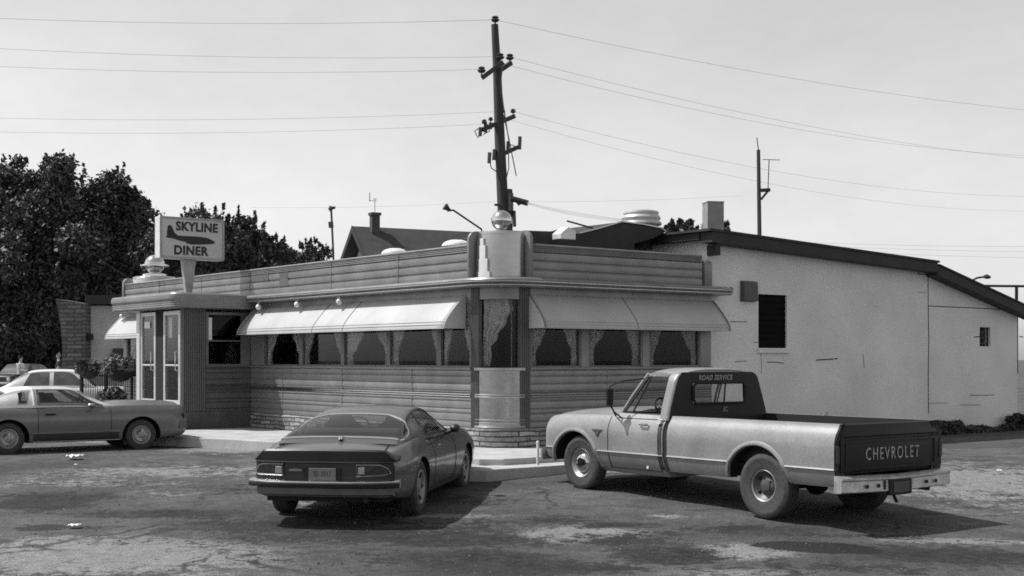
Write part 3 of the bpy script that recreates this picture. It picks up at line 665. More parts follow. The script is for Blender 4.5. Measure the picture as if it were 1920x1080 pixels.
# ------------------------------------------------------------------ stucco building with a stone pier at the left
st = thing('stucco_building', 'stucco building with a flared stone pier beyond the far end of the diner', 'building', (0, 0, 0))
M_stucco = mat('stucco', .48, .85, 0, .12, 2, 60, .4, 60, famt=.15)
ZB = 44.0
def SQ(px, py, Z=ZB): return W(px, py, Z)
m = MB(); a, b = SQ(157, 573), SQ(300, 573); dd = Vector((.35, 1, 0))*5
m.prism([(a.x, a.y, 0), (b.x, b.y+1, 0), (b.x, b.y+1, a.z), (a.x, a.y, a.z)], dd); m.build('wall', M_stucco, st, 0)
m = MB(); q = [(112, 900), (160, 900), (160, 569), (104, 560), (108, 580), (113, 605), (117, 650)]
m.prism([tuple(SQ(x, y, ZB-.5)) if y < 800 else (SQ(x, y, ZB-.5).x, ZB-.5, 0) for x, y in q], (0, 1.2, 0)); m.build('stone_pier', brickmat('pier_stone', .09, .19, .04, .5, .13), st, 0)
m = MB(); a, b = SQ(208, 653), SQ(236, 690); m.box(a.x, b.x, ZB-.02+.2, ZB+.36, b.z, a.z); m.build('window', mat('dark_pane', .012, .25), st, 0)
m = MB(); a = SQ(160, 626, ZB-.1); m.box(a.x-.1, a.x+.25, ZB-.4, ZB-.05, a.z-.2, a.z); m.build('wall_bracket', M_dark, st, 0)
m = MB(); a = SQ(104, 560, ZB); b = SQ(300, 573, ZB); m.box(a.x+1, b.x, ZB-.1, ZB+5, a.z-.2+.02, a.z+.12); m.build('roof_edge', M_fascia, st, 0)

# iron fence, planters, shrubs
fz = 33.0
fn = thing('iron_fence', 'black iron picket fence between the white sedan and the entrance', 'fence', (0, 0, 0))
a = W(150, 700, fz); b = W(262, 700, fz-.6); base = .2; top = a.z+.02
m = MB(); n = 34
pk = [a.lerp(b, k/n) for k in range(n+1)]
for k, p in enumerate(pk): m.tube([(p.x, p.y, base), (p.x, p.y, top+.02)], .011, 5)
m.build('picket', mat('iron', .015, .6), fn)
m = MB()
for z in (base+.12, top-.08): m.tube([(a.x, a.y, z), (b.x, b.y, z)], .018, 5)
m.build('rail', mat('iron', .015), fn)
for x in (153, 199, 247, 262):
    p = W(x, 700, fz-.3); m = MB(); m.tube([(p.x, p.y, base-.1), (p.x, p.y, top+.05)], .04, 6); m.build('post', mat('iron', .015), fn)

# ------------------------------------------------------------------ foliage
def leafmesh(name, C_, Nrm, size, m, parent=None, asp=.55):
    """many separate leaves, each a bent four-sided blade"""
    n = len(C_); a = rng.normal(size=(n, 3)); a /= np.linalg.norm(a, axis=1)[:, None]
    t = np.cross(Nrm, a); t /= np.linalg.norm(t, axis=1)[:, None]+1e-9; b = np.cross(t, Nrm); b /= np.linalg.norm(b, axis=1)[:, None]+1e-9
    s = size*(.6+.8*rng.random(n))[:, None]
    P = np.stack([C_-t*s, C_+b*s*asp+Nrm*s*.12, C_+t*s, C_-b*s*asp+Nrm*s*.12], 1).reshape(-1, 3)
    me = bpy.data.meshes.new(name); me.vertices.add(4*n); me.vertices.foreach_set('co', P.ravel())
    me.loops.add(4*n); me.loops.foreach_set('vertex_index', np.arange(4*n)); me.polygons.add(n); me.polygons.foreach_set('loop_start', np.arange(0, 4*n, 4))
    me.materials.append(m); me.update(calc_edges=True)
    o = bpy.data.objects.new(name, me); COL.objects.link(o); o.parent = parent; return o
M_leaf = mat('leaf_dark', .070, .6, 0, .6, .8, 12, famt=.5); M_leaf2 = mat('leaf_mid', .075, .6, 0, .4, 1.5, 30, famt=.3); M_bark = mat('bark', .05, .9, 0, .3, 5)
def cloud(clumps, per, flat=1.):
    out = []
    for c, r in clumps:
        k = int(per*r**2); d = rng.normal(size=(k, 3)); d /= np.linalg.norm(d, axis=1)[:, None]
        rad = r*(.35+.65*rng.random(k)**.5)[:, None]*(1+.25*rng.normal(size=(k, 1))*.5)
        out.append(np.array(c)+d*rad*np.array([1, 1, flat]))
    C_ = np.concatenate(out); N_ = rng.normal(size=C_.shape); N_[:, 2] += .4; N_ /= np.linalg.norm(N_, axis=1)[:, None]; return C_, N_
def shoots(tips, n, sp_):
    """leaves along upright twigs"""
    out = []
    for b_, t_ in tips:
        b_, t_ = np.array(b_), np.array(t_); q = rng.random(n)[:, None]; out.append(b_+(t_-b_)*q+rng.normal(size=(n, 3))*sp_*(1.15-q))
    C_ = np.concatenate(out); N_ = rng.normal(size=C_.shape); N_ /= np.linalg.norm(N_, axis=1)[:, None]; return C_, N_
def tree(label, base, trunk, lobes, size, per, m, twig=0, sub=16, group='trees at the left'):
    """lobes: (point, radius) big masses, each broken into smaller clumps"""
    b = Vector(base); t = thing('broadleaf_tree', label, 'tree', b, 0, group)
    cl = []; tips = []
    for c, r in lobes:
        c = np.array(c)-np.array(b)
        for k in range(sub):
            d = rng.normal(size=3); d /= np.linalg.norm(d); q = c+d*r*(.35+.6*rng.random()); cl.append((q, r*(.22+.2*rng.random())))
        cl.append((c, r*.62))
        for k in range(twig):
            d = rng.normal(size=3); d[2] = abs(d[2])*1.3; d /= np.linalg.norm(d); p = c+d*r*.85; tips.append((p, p+np.array([d[0]*.25, d[1]*.25, .5+.8*rng.random()])*r*.36))
    C_, N_ = cloud(cl, per)
    if tips:
        c2, n2 = shoots(tips, 26, .06*np.mean([r for _, r in lobes])*.6); C_ = np.concatenate([C_, c2]); N_ = np.concatenate([N_, n2])
    leafmesh('crown', C_, N_, size, m, t)
    mm = MB(); h = trunk[0]; mm.tube([(0, 0, -.3), (.05, 0, h*.5), (0, .05, h)], [trunk[1]*1.3, trunk[1], trunk[1]*.8], 10)
    for c, r in lobes:
        e = Vector(c)-b; mm.tube([(0, 0, h*.85), Vector((0, 0, h)).lerp(e, .5)+Vector((0, 0, .2)), e], [trunk[1]*.6, trunk[1]*.4, trunk[1]*.15], 7)
    mm.build('trunk', M_bark, t); return t
P_ = lambda px, py, Z: np.array(W(px, py, Z))
T1 = [(P_(60, 405, 76), 3.0), (P_(-10, 430, 76), 3.1), (P_(108, 362, 76), 2.0), (P_(20, 350, 77), 1.7), (P_(-40, 520, 75), 3.5), (P_(50, 520, 74), 3.0), (P_(20, 610, 74), 2.7), (P_(-60, 640, 73), 3.0), (P_(120, 470, 75), 2.5), (P_(70, 610, 74), 1.6), (P_(25, 690, 76), 1.9), (P_(85, 680, 77), 1.5)]
tree('biggest dark broadleaf tree, behind the two far sedans and the people', (-27.8, 76, .2), (4.5, .42), T1, .13, 760, M_leaf, 7)
T2 = [(P_(200, 388, 80), 2.4), (P_(235, 430, 80), 2.2), (P_(165, 430, 79), 2.7), (P_(215, 480, 79), 2.4), (P_(150, 510, 78), 2.8), (P_(237, 392, 80), 1.3), (P_(258, 408, 80), 1.0), (P_(90, 530, 78), 2.6), (P_(200, 540, 78), 1.9), (P_(140, 560, 78), 2.1), (P_(180, 590, 80), 2.3), (P_(120, 620, 80), 2.3)]
tree('dark broadleaf tree rising behind the stucco building and its stone pier', (-24.4, 79, .2), (5, .36), T2, .13, 760, M_leaf, 8)
T3 = [(P_(330, 470, 66), 1.6), (P_(390, 450, 66), 1.7), (P_(450, 460, 66), 1.5), (P_(500, 480, 66), 1.2), (P_(300, 500, 66), 1.2), (P_(420, 500, 66), 1.7), (P_(350, 520, 66), 1.5), (P_(480, 510, 66), 1.2), (P_(525, 490, 66), .8)]
tree('dark tree with upright twiggy shoots behind the diner sign', (-14.6, 66, .2), (3, .25), T3, .12, 1000, M_leaf, 16)
T4 = [(P_(590, 478, 70), .8), (P_(605, 480, 70), .6), (P_(570, 484, 70), .7), (P_(550, 490, 70), .6)]
tree('low pale-leaved treetop between the light pole and the twiggy tree', (-10.2, 70, .2), (4, .18), T4, .09, 420, M_leaf2, 12)
T5 = [(P_(1275, 434, 40), .35), (P_(1262, 440, 40), .3), (P_(1290, 432, 40), .3), (P_(1330, 432, 40), .28), (P_(1355, 428, 41), .25)]
tree('leafy treetop between the mushroom vent and the pale chimney', (5.1, 40.5, .2), (3.4, .12), T5, .10, 900, M_leaf2, 6)
# hanging planters and shrubs by the fence
def bush(nm, label, cat, c, r, m, size, per, bowl=False, sq=.7):
    t = thing(nm, label, cat, c)
    C_, N_ = cloud([((rng.normal()*r*.4, rng.normal()*r*.4, r*sq*(.1+.6*rng.random())), r*.55) for k in range(9)], per, .8); leafmesh('foliage', C_, N_, size, m, t)
    mm = MB()
    if bowl: mm.lathe([(.02, -r*.75), (r*.45, -r*.65), (r*.8, -r*.25), (r*.9, .05), (r*.84, .05), (r*.7, -.05)], 18, caps=True); mm.build('planter_bowl', M_dark, t)
    else: mm.tube([(0, 0, -.3), (0, 0, r*.5)], .03, 6); mm.build('stem', M_bark, t)
bush('flower_planter', 'dark planter bowl with trailing plant on the fence, near the sedan', 'planter', W(167, 694, 32.7), .30, M_leaf2, .05, 6000, True)
bush('flower_planter', 'larger flowering planter bowl on the fence beside the entrance', 'planter', W(225, 692, 32.2), .42, mat('flower_leaf', .16, .7, 0, .5, 14, 60, famt=.4), .055, 5000, True)
bush('shrub', 'round dark shrub behind the iron fence beside the entrance', 'shrub', W(208, 752, 31.6), .40, M_leaf, .06, 5000)
# weeds along the foot of the white wall
nw = 9000; wx = rng.random(nw)*11.0+5.3; hh = np.clip(.17+.08*np.sin(wx*1.7)+.05*np.sin(wx*4.3), .06, .4)+np.where(np.abs(wx-12.6) < .12, .10, 0)+np.where(wx > 14.7, .12, 0)
wy = -.02-.25*rng.random(nw); pz = rng.random(nw)*hh
Cw = np.array([dw(a, b) for a, b in zip(wx, wy)]); Cw[:, 2] = g(Cw[:, 0], Cw[:, 1])+pz; Nw = rng.normal(size=Cw.shape); Nw /= np.linalg.norm(Nw, axis=1)[:, None]
tag(leafmesh('weeds', Cw, Nw, .05, M_leaf), 'strip of dark weeds along the foot of the white wall', 'weeds', None, 'stuff')
# ------------------------------------------------------------------ vehicles
M_tint = mat('car_glass', .028, .07, 0, .5, 1.5, spec=1.0, coat=.5); M_lens = mat('tail_lens', .05, .2, 0, .2, 30); M_plate = mat('plate', .16, .5)
M_gap = mat('panel_gap', .01, .9); M_rim = mat('wheel_steel', .30, .45, .4, .15, 8); M_seat = mat('seat_vinyl', .03, .6)
def pchip(xk, yk, x):
    xk = np.array(xk, float); yk = np.array(yk, float); h = np.diff(xk); d = np.diff(yk)/h; s = np.zeros_like(yk)
    for i in range(1, len(xk)-1):
        if d[i-1]*d[i] > 0: s[i] = 2*d[i-1]*d[i]/(d[i-1]+d[i])
    s[0], s[-1] = d[0], d[-1]
    x = np.clip(x, xk[0], xk[-1]); i = np.clip(np.searchsorted(xk, x)-1, 0, len(h)-1); t = (x-xk[i])/h[i]
    return (2*t**3-3*t**2+1)*yk[i]+(t**3-2*t**2+t)*h[i]*s[i]+(-2*t**3+3*t**2)*yk[i+1]+(t**3-t**2)*h[i]*s[i+1]
class Body:
    """lower car body: half cross-sections along x, mirrored"""
    def __init__(s, T): s.T = T
    def p(s, k, x): return float(pchip(s.T['x'], s.T[k], x))
    def half(s, x, sub=3):
        w, zb, zw, zs, zt, tk = [s.p(k, x) for k in ('w', 'zb', 'zw', 'zs', 'zt', 'tk')]
        crown = s.T.get('crown', .55)
        P = [(0, zb), (w*.8, zb), (w*.93, zb+.02), (w*.975, zb+(zw-zb)*.4), (w, zw), (w-tk*.25, zw+(zs-zw)*.55), (w-tk, zs), (w-tk-.05, zs+(zt-zs)*.3+.008), (w-tk-.2, zs+(zt-zs)*crown), ((w-tk-.2)*.5, zs+(zt-zs)*.9), (0, zt)]
        return [tuple(q) for q in crm(P[1:], sub)]
    def side(s, x, z):
        q = [(y, zz) for y, zz in s.half(x)]; k = len(q)
        best = None
        for (y0, z0), (y1, z1) in zip(q[:-1], q[1:]):
            if (z0-z)*(z1-z) <= 0 and abs(z1-z0) > 1e-6:
                yy = y0+(y1-y0)*(z-z0)/(z1-z0)
                if best is None or yy > best: best = yy
        return best if best is not None else s.p('w', x)
    def mesh(s, xs):
        m = MB(); rings = []
        for x in xs:
            h = s.half(x); rings.append([(x, y, z) for y, z in h]+[(x, -y, z) for y, z in h[::-1]][1:])
        m.loft(rings, True, 0); return m
    def strip(s, m, pts, sgn, wd=.008, off=.003):
        """thin line laid on the side surface through (x,z) points"""
        m.tube([(x, sgn*(s.side(x, z)+off-wd*.4), z) for x, z in pts], wd, 5)
def wheel(car, x, y, r, w, rimr, kind, z=None, nm='wheel'):
    """tyre and rim as sub-parts; outer face towards +-y"""
    sg_ = 1 if y > 0 else -1; e = empty(nm, car, (x, y, r if z is None else z))
    M = Matrix.Rotation(R(-90*sg_), 4, 'X')           # local z of the lathe -> outward
    hw = w/2; k = rimr
    m = MB(); m.lathe([(k, -hw*.8), (k+.02, -hw*.95), (r-.05, -hw), (r-.012, -hw*.82), (r, -hw*.55), (r, -hw*.3), (r-.008, -hw*.28), (r-.008, -hw*.2), (r, -hw*.18), (r, hw*.18), (r-.008, hw*.2), (r-.008, hw*.28), (r, hw*.3), (r, hw*.55), (r-.012, hw*.82), (r-.05, hw), (r-.075, hw*1.0), (r-.08, hw*.985), (k+.03, hw*.96), (k+.005, hw*.9), (k, hw*.75), (k, -hw*.8)], 40, M)
    t = m.build('tyre', M_rubber, e, 40)
    m = MB()
    if kind == 'steel':
        m.lathe([(k, hw*.78), (k-.01, hw*.84), (k-.025, hw*.72), (k-.05, hw*.35), (k*.62, hw*.25), (k*.52, hw*.42), (k*.36, hw*.5), (k*.34, hw*.62), (k*.2, hw*.66), (.001, hw*.66)], 36, M)
        rm = m.build('rim', mat('wheel_dark', .10, .5, .3, .3, 8), e, 40); mm = MB(); mm.lathe([(k+.004, hw*.80), (k-.006, hw*.88), (k-.02, hw*.80)], 36, M); mm.build('rim_ring', M_rim, rm, 40)
        m = MB()
        for q in range(5):
            a = q*2*math.pi/5; c = M @ Vector((k*.44*math.cos(a), k*.44*math.sin(a), hw*.46)); m.sphere(c, .013, 8)
            a += .6; c = M @ Vector((k*.74*math.cos(a), k*.74*math.sin(a), hw*.3)); m.sphere(c, .028, 10)
        m.build('lug_nut', M_black, rm)
    elif kind == 'cap':
        m.lathe([(k, hw*.78), (k-.01, hw*.84), (k-.025, hw*.72), (k-.05, hw*.42), (k*.68, hw*.35), (k*.66, hw*.5), (k*.5, hw*.7), (k*.2, hw*.78), (.001, hw*.8)], 36, M); m.build('rim', M_rim, e, 40)
        m = MB(); m.lathe([(k*.64, hw*.5), (k*.62, hw*.62), (k*.45, hw*.86), (k*.2, hw*.92), (.001, hw*.93)], 30, M); m.build('hubcap', M_chrome, e, 40)
    elif kind == 'wire':
        m.lathe([(k, hw*.8), (k-.008, hw*.95), (k-.02, hw*.98), (k-.03, hw*.86), (k*.78, hw*.8), (k*.72, hw*.92), (k*.64, hw*.94), (k*.60, hw*.74), (k*.38, hw*.7), (k*.34, hw*.86), (k*.2, hw*.95), (.001, hw*.95)], 40, M)
        rm = m.build('rim', M_rim, e, 40); m = MB()
        for q in range(28):
            a = q*2*math.pi/28; m.tube([M @ Vector((k*.36*math.cos(a), k*.36*math.sin(a), hw*.74)), M @ Vector((k*.62*math.cos(a), k*.62*math.sin(a), hw*.78))], .005, 4)
        m.build('spokes', M_chrome, rm)
    else:   # rally: wide trim ring, dark slots
        m.lathe([(k+.012, hw*.86), (k, hw*.97), (k-.02, hw*.93), (k-.04, hw*.6), (k*.6, hw*.5), (k*.5, hw*.6), (k*.3, hw*.62), (k*.28, hw*.78), (.001, hw*.8)], 36, M); rm = m.build('rim', M_rim, e, 40); m = MB()
        for q in range(5):
            a = q*2*math.pi/5; m.sphere(M @ Vector((k*.7*math.cos(a), k*.7*math.sin(a), hw*.5)), .035, 10)
        m.build('rim_slot', M_black, rm)
    return e
def arch_cut(body, cs):
    """cs: (x, z, rx, rz, y0, y1)"""
    cu = []
    for x, z, rx, rz_, y0, y1 in cs:
        m = MB(); n = 40; a = [(x+rx*math.cos(2*math.pi*k/n), y0, z+rz_*math.sin(2*math.pi*k/n)) for k in range(n)]
        m.loft([a, [(p[0], y1, p[2]) for p in a]], True, 1)
        c = m.build('cut', [M_black, M_black], None, 0); c.parent = body.parent; cu.append(c)
    bpy.context.view_layer.update(); bool_cut(body, cu)
class Top:
    """greenhouse: T roof height, wb/zb belt, wr/zr roof edge along x"""
    def __init__(s, T): s.T = T
    def sec(s, x):
        c = s.__dict__.setdefault('cache', {}); k = round(x, 6)
        if k not in c:
            T, wb, zb, wr, cr = [float(pchip(s.T['x'], s.T[n], x)) for n in ('T', 'wb', 'zb', 'wr', 'cr')]; zr = max(T-cr, zb+.001)
            P = [(wb, zb), (wb+(wr-wb)*.45+.012, zb+(zr-zb)*.5), (wr+.018, zr-(zr-zb)*.12), (wr-.03, zr+cr*.35), (wr*.62, T-cr*.22), (wr*.3, T-cr*.05), (0, T)]
            c[k] = crm(P, 4)
        return c[k]
    def pt(s, x, v, off=0.):
        C_ = s.sec(x); f = min(max(v, 0), 1)*(len(C_)-1); i = min(int(f), len(C_)-2); y, z = C_[i]+(C_[i+1]-C_[i])*(f-i)
        return (x, y, z)
    def off(s, x, v, d, sgn=1):
        e = 1e-3; p = Vector(s.pt(x, v)); a = Vector(s.pt(x+e, v))-Vector(s.pt(x-e, v)); b = Vector(s.pt(x, min(v+e, 1)))-Vector(s.pt(x, max(v-e, 0)))
        n = a.cross(b).normalized()
        if n.y < 0 and v < .4 or n.z < 0 and v >= .4: n = -n
        q = p+n*d; return Vector((q.x, q.y*sgn, q.z))
    def shell(s, xs, nv=72, skip=None):
        """whole greenhouse skin; skip(x, v) leaves openings for the glass"""
        m = MB(); P = []
        def q(x, k): p = s.pt(x, 2*k/nv if k <= nv/2 else 2-2*k/nv); return p if k <= nv/2 else (p[0], -p[1], p[2])
        for i in range(len(xs)-1):
            for k in range(nv):
                kc = k+.5; v = 2*kc/nv if kc <= nv/2 else 2-2*kc/nv; xc = (xs[i]+xs[i+1])/2
                if skip and skip(xc, v): continue
                m.add([q(xs[i], k), q(xs[i], k+1), q(xs[i+1], k+1), q(xs[i+1], k)], [(0, 1, 2, 3)])
        return m
    def patch(s, us, vs, fx, d=.006, sgn=1, m=None):
        """fx(u,v) -> (x, vparam)"""
        m = m or MB(); m.grid([[s.off(*fx(u, v), d, sgn) for v in vs] for u in us]); return m
LS = np.linspace
# ================================================================== pickup truck
tr_dir = R(127.2); to = Vector((2.9, 15.43, 0))-.95*Vector((-.797, -.605, 0))
truck = thing('pickup_truck', 'pale old pickup truck with long bed and lettered cab, parked nose to the diner', 'pickup truck', (to.x, to.y, -.005), tr_dir)
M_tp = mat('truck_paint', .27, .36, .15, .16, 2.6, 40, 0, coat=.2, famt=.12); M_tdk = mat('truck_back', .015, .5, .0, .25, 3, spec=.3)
M_tglass = glassmat('truck_glass', .82, 1.3, .02, .0)
TW = .97
def tside(z, w=TW):   # outer skin of the side: rounded shoulder, vertical middle, crease, tuck
    k = [(.36, -.15), (.42, -.085), (.50, -.045), (.58, -.018), (.622, -.006), (.634, .008), (.648, -.002), (.70, -.003), (.85, 0), (.95, -.006), (1.02, -.03), (1.07, -.062), (1.105, -.088), (1.14, -.10)]
    return w+float(np.interp(z, [a for a, b in k], [b for a, b in k]))
ZS = [.44, .50, .56, .60, .622, .634, .648, .70, .76, .82, .88, .94, .98, 1.02, 1.05, 1.08, 1.105, 1.125, 1.137]
# bed sides with wheel arches
for s in (1, -1):
    m = MB()
    po = [(s*tside(z), z) for z in ZS]+[(s*.80, 1.137), (s*.80, .60), (s*.76, .44)]
    m.loft([[(x, y, z) for y, z in po] for x in [-1.05, -.9]+list(LS(-.7, 1.45, 12))+[1.575]], True)
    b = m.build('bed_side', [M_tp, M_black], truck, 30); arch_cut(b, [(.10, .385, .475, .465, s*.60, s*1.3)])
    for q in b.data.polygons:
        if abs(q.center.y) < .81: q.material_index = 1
    m = MB(); ar = [(.10+.485*math.cos(R(t)), .385+.475*math.sin(R(t))) for t in LS(8, 172, 34)]
    m.grid([[(x*1+dx*(x-.1), s*(tside(z, TW)+e), z+dx*(z-.385)) for dx, e in ((-.03, -.02), (-.01, .014), (.03, .018), (.09, .0))] for x, z in ar]); m.build('arch_lip', M_tp, b, 60)
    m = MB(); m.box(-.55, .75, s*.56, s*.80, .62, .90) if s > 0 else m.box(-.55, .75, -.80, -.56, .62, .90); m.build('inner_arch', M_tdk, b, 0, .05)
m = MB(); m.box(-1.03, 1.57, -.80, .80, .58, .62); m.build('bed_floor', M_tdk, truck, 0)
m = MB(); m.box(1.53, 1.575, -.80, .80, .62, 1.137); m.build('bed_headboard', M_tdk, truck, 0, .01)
m = MB(); m.tube([(.55, -.83, 1.14), (.55, -.83, 1.185)], .03, 8); m.build('stake_pocket', M_tp, truck)
# tailgate
m = MB(); prt = [(-1.05, .60), (-1.075, .61), (-1.08, .95), (-1.06, .965), (-1.06, .985), (-1.075, 1.0), (-1.05, 1.125), (-1.02, 1.137), (-1.0, 1.12), (-1.0, .60)]
hwz = lambda z: tside(z)-.075
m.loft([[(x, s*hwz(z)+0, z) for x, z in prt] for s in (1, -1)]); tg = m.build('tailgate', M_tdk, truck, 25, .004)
m = MB()
for y0, y1, z0, z1 in ((-.80, .80, .635, .648), (-.80, .80, .92, .933)): m.box(-1.088, -1.078, y0, y1, z0, z1)
for y in (-.81, .80): m.box(-1.088, -1.078, y, y+.012, .635, .933)
m.build('tailgate_rib', M_tdk, tg, 0, .003)
RT = Matrix.Rotation(R(-90), 4, 'Z') @ Matrix.Rotation(R(90), 4, 'X')
M_let = mat('letter_white', .34, .6, 0, .4, 25, 60, famt=.3)
text('tailgate_lettering', 'CHEVROLET', .155, M_let, tg, Matrix.Translation((-1.084, -.02, .785)) @ RT @ Matrix.Diagonal((.92, 1.28, 1, 1)), .003, .0, 0, 1.32)
for s in (1, -1):
    m = MB()
    m.loft([[(-1.045, s*(tside(z)-.002), z) for z in ZS], [(-1.066, s*(tside(z)-.012), z) for z in ZS], [(-1.066, s*(tside(z)-.072), z) for z in ZS], [(-1.045, s*(tside(z)-.072), z) for z in ZS]], False); m.build('bed_corner', M_tdk, truck, 30)
    m = MB(); m.box(-1.085, -1.06, min(s*.905, s*.955), max(s*.905, s*.955), .70, .90); m.build('taillight', M_lens, truck, 0, .01)
# bumper with dropped plate pocket
M_bump = mat('old_chrome', .50, .36, .6, .25, 9, famt=.2)
m = MB(); pb = [(-1.12, .575), (-1.20, .57), (-1.235, .55), (-1.235, .53), (-1.22, .515), (-1.225, .40), (-1.20, .385), (-1.12, .385)]
rings = []
for y in LS(-1, 1, 25):
    drop = .0 if abs(y) > .30 else .0; cv = .055*abs(y)**4
    rings.append([(x+cv, y*.985, z-.02*(1-abs(y))) for x, z in pb])
m.loft(rings); bp_ = m.build('rear_bumper', M_bump, truck, 30)
m = MB(); m.box(-1.245, -1.18, -.16, .24, .33, .515); m.build('plate_pocket', M_tdk, bp_, 0, .015)
m = MB(); m.box(-1.252, -1.243, -.10, .18, .36, .48); m.build('licence_plate', mat('plate_dark', .06, .5), bp_, 0)
m = MB()
for y in (.42, .62, -.45, -.62): m.lathe([(.001, 0), (.022, 0), (.022, -.008), (.001, -.01)], 10, Matrix.Translation((-1.236, y, .45)) @ Matrix.Rotation(R(-90), 4, 'Y'))
m.box(-1.234, -1.222, .30, .325, .40, .50); m.build('bumper_bolt', M_black, bp_)
# front clip: fenders, hood
T = dict(x=[1.66, 2.2, 2.6, 3.0, 3.5, 3.85, 4.0, 4.07, 4.10], w=[.965, .968, .968, .968, .968, .962, .945, .90, .84], zb=[.36, .36, .36, .38, .42, .46, .50, .54, .58], zw=[.85]*8+[.84], zs=[1.105, 1.105, 1.105, 1.10, 1.085, 1.065, 1.04, .99, .95], zt=[1.20, 1.205, 1.21, 1.205, 1.18, 1.145, 1.12, 1.06, 1.0], tk=[.085, .085, .085, .085, .08, .08, .09, .10, .11])
class TruckBody(Body):
    def half(s, x, sub=1):
        w, zb, zs, zt, tk = [s.p(k, x) for k in ('w', 'zb', 'zs', 'zt', 'tk')]
        zz = [zb]+[z for z in ZS if zb+.03 < z < zs-.02]
        P = [(tside(z, w), z) for z in zz]+[(w-tk, zs), (w-tk-.035, zs+.018), (w-tk-.10, zs+.022), (w-tk-.16, zs+.03), (w-tk-.22, zs+(zt-zs)*.62), (w*.4, zs+(zt-zs)*.92), (0, zt)]
        q = [P[0]]; n = 26; d = np.linspace(0, len(P)-1, n*1)
        return [tuple(np.array(P[int(t)])*(1-(t-int(t)))+np.array(P[min(int(t)+1, len(P)-1)])*(t-int(t))) for t in d]
class TruckSide(Body):
    def side(s, x, z): return tside(z, s.p('w', x))
tb = TruckBody(T); tb.side = lambda x, z: tside(z, tb.p('w', x))
def tb_half(x):
    w, zb, zs, zt, tk = [tb.p(k, x) for k in ('w', 'zb', 'zs', 'zt', 'tk')]
    zz = np.concatenate([np.linspace(zb, .60, 4), [.622, .634, .648], np.linspace(.70, zs, 11)]); sh = (zs-1.105)
    P = [(tside(z if z < .7 else .7+(z-.7)*(1.105-.7)/(zs-.7), w), z) for z in zz]
    P += [(w-tk-.03, zs+.016), (w-tk-.08, zs+.018), (w-tk-.13, zs+.02), (w-tk-.19, zs+(zt-zs)*.55), (w*.5, zs+(zt-zs)*.85), (w*.25, zs+(zt-zs)*.97), (0, zt)]
    return P
tb.half = tb_half
xs = list(LS(1.66, 2.55, 6))+list(LS(2.7, 3.8, 10))+[3.85, 3.92, 3.98, 4.02, 4.05, 4.075, 4.09, 4.10]
b = tb.mesh(xs).build('cab_body', [M_tp, M_black], truck, 28)
arch_cut(b, [(3.38, .40, .475, .475, .60, 1.3), (3.38, .40, .475, .475, -1.3, -.60)])
for s in (1, -1):
    m = MB(); ar = [(3.38+.485*math.cos(R(t)), .40+.485*math.sin(R(t))) for t in LS(5, 178, 34)]
    m.grid([[(x+dx*(x-3.38), s*(tside(z)+e), z+dx*(z-.40)) for dx, e in ((-.03, -.02), (-.01, .014), (.03, .018), (.09, .0))] for x, z in ar]); m.build('arch_lip', M_tp, b, 60)
# interior well: dark cut into the cab so that one can see through the windows
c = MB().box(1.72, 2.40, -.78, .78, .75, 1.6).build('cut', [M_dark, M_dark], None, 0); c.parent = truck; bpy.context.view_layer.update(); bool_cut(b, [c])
m = MB()
for s in (1, -1):
    tb.strip(m, [(2.69, z) for z in LS(.42, 1.095, 12)], s, .006); tb.strip(m, [(1.74, z) for z in LS(.42, 1.095, 12)], s, .006); tb.strip(m, [(x, .43) for x in LS(1.74, 2.69, 6)], s, .006)
m.build('door_gap', M_gap, b)
for s in (1, -1):
    m = MB(); m.grid([[(x, s*(tside(z, tb.p('w', x))+.003-e), z) for x, e in ((1.655, .03), (1.665, .004), (1.70, 0), (1.728, 0))] for z in LS(.45, 1.03, 16)]); m.build('cab_seam', mat('rust_dark', .045, .8, 0, .4, 9), truck, 60)  # dark strip over the lower rear corner of the cab
for s in (1, -1):
    m = MB(); m.tube([(1.93, s*.955, 1.015), (1.95, s*.985, 1.02), (2.06, s*.985, 1.02), (2.08, s*.955, 1.015)], .014, 8); m.build('door_handle', M_chrome, truck)
m = MB(); m.lathe([(.001, .03), (.035, .028), (.045, .0), (.045, -.04)], 16, Matrix.Translation((1.735, .925, 1.055)) @ Matrix.Rotation(R(-75), 4, 'X')); m.build('fuel_cap', M_chrome, truck)
m = MB(); m.lathe([(.001, .006), (.02, .006), (.022, 0)], 10, Matrix.Translation((1.98, tside(.47), .47)) @ Matrix.Rotation(R(-90), 4, 'X')); m.build('side_marker', M_white, truck)
# V emblem on the fender
m = MB(); 
m.prism([(2.96, .972, .90), (2.90, .972, .82), (2.84, .972, .90), (2.865, .972, .90), (2.90, .972, .855), (2.935, .972, .90)], (0, .006, 0)); m.prism([(3.0, .972, .905), (2.80, .972, .905), (2.80, .972, .92), (3.0, .972, .92)], (0, .006, 0)); m.build('fender_emblem', mat('emblem', .06, .4), truck, 0)
# front bumper, grille
m = MB(); m.loft([[(4.14+dx-.06*abs(y)**3, y*.96, z) for dx, z in ((0, .45), (.04, .46), (.05, .53), (.04, .60), (0, .61))] for y in LS(-1, 1, 15)]); m.build('front_bumper', M_bump, truck, 30)
m = MB(); m.box(4.06, 4.115, -.72, .72, .70, .92); m.build('grille', M_trim, truck, 0, .01)
for s in (1, -1):
    m = MB(); m.lathe([(.09, 0), (.1, .02), (.085, .03), (.001, .045)], 16, Matrix.Translation((4.085, s*.66, .81)) @ Matrix.Rotation(R(90), 4, 'Y')); m.build('headlight', M_opal, truck)
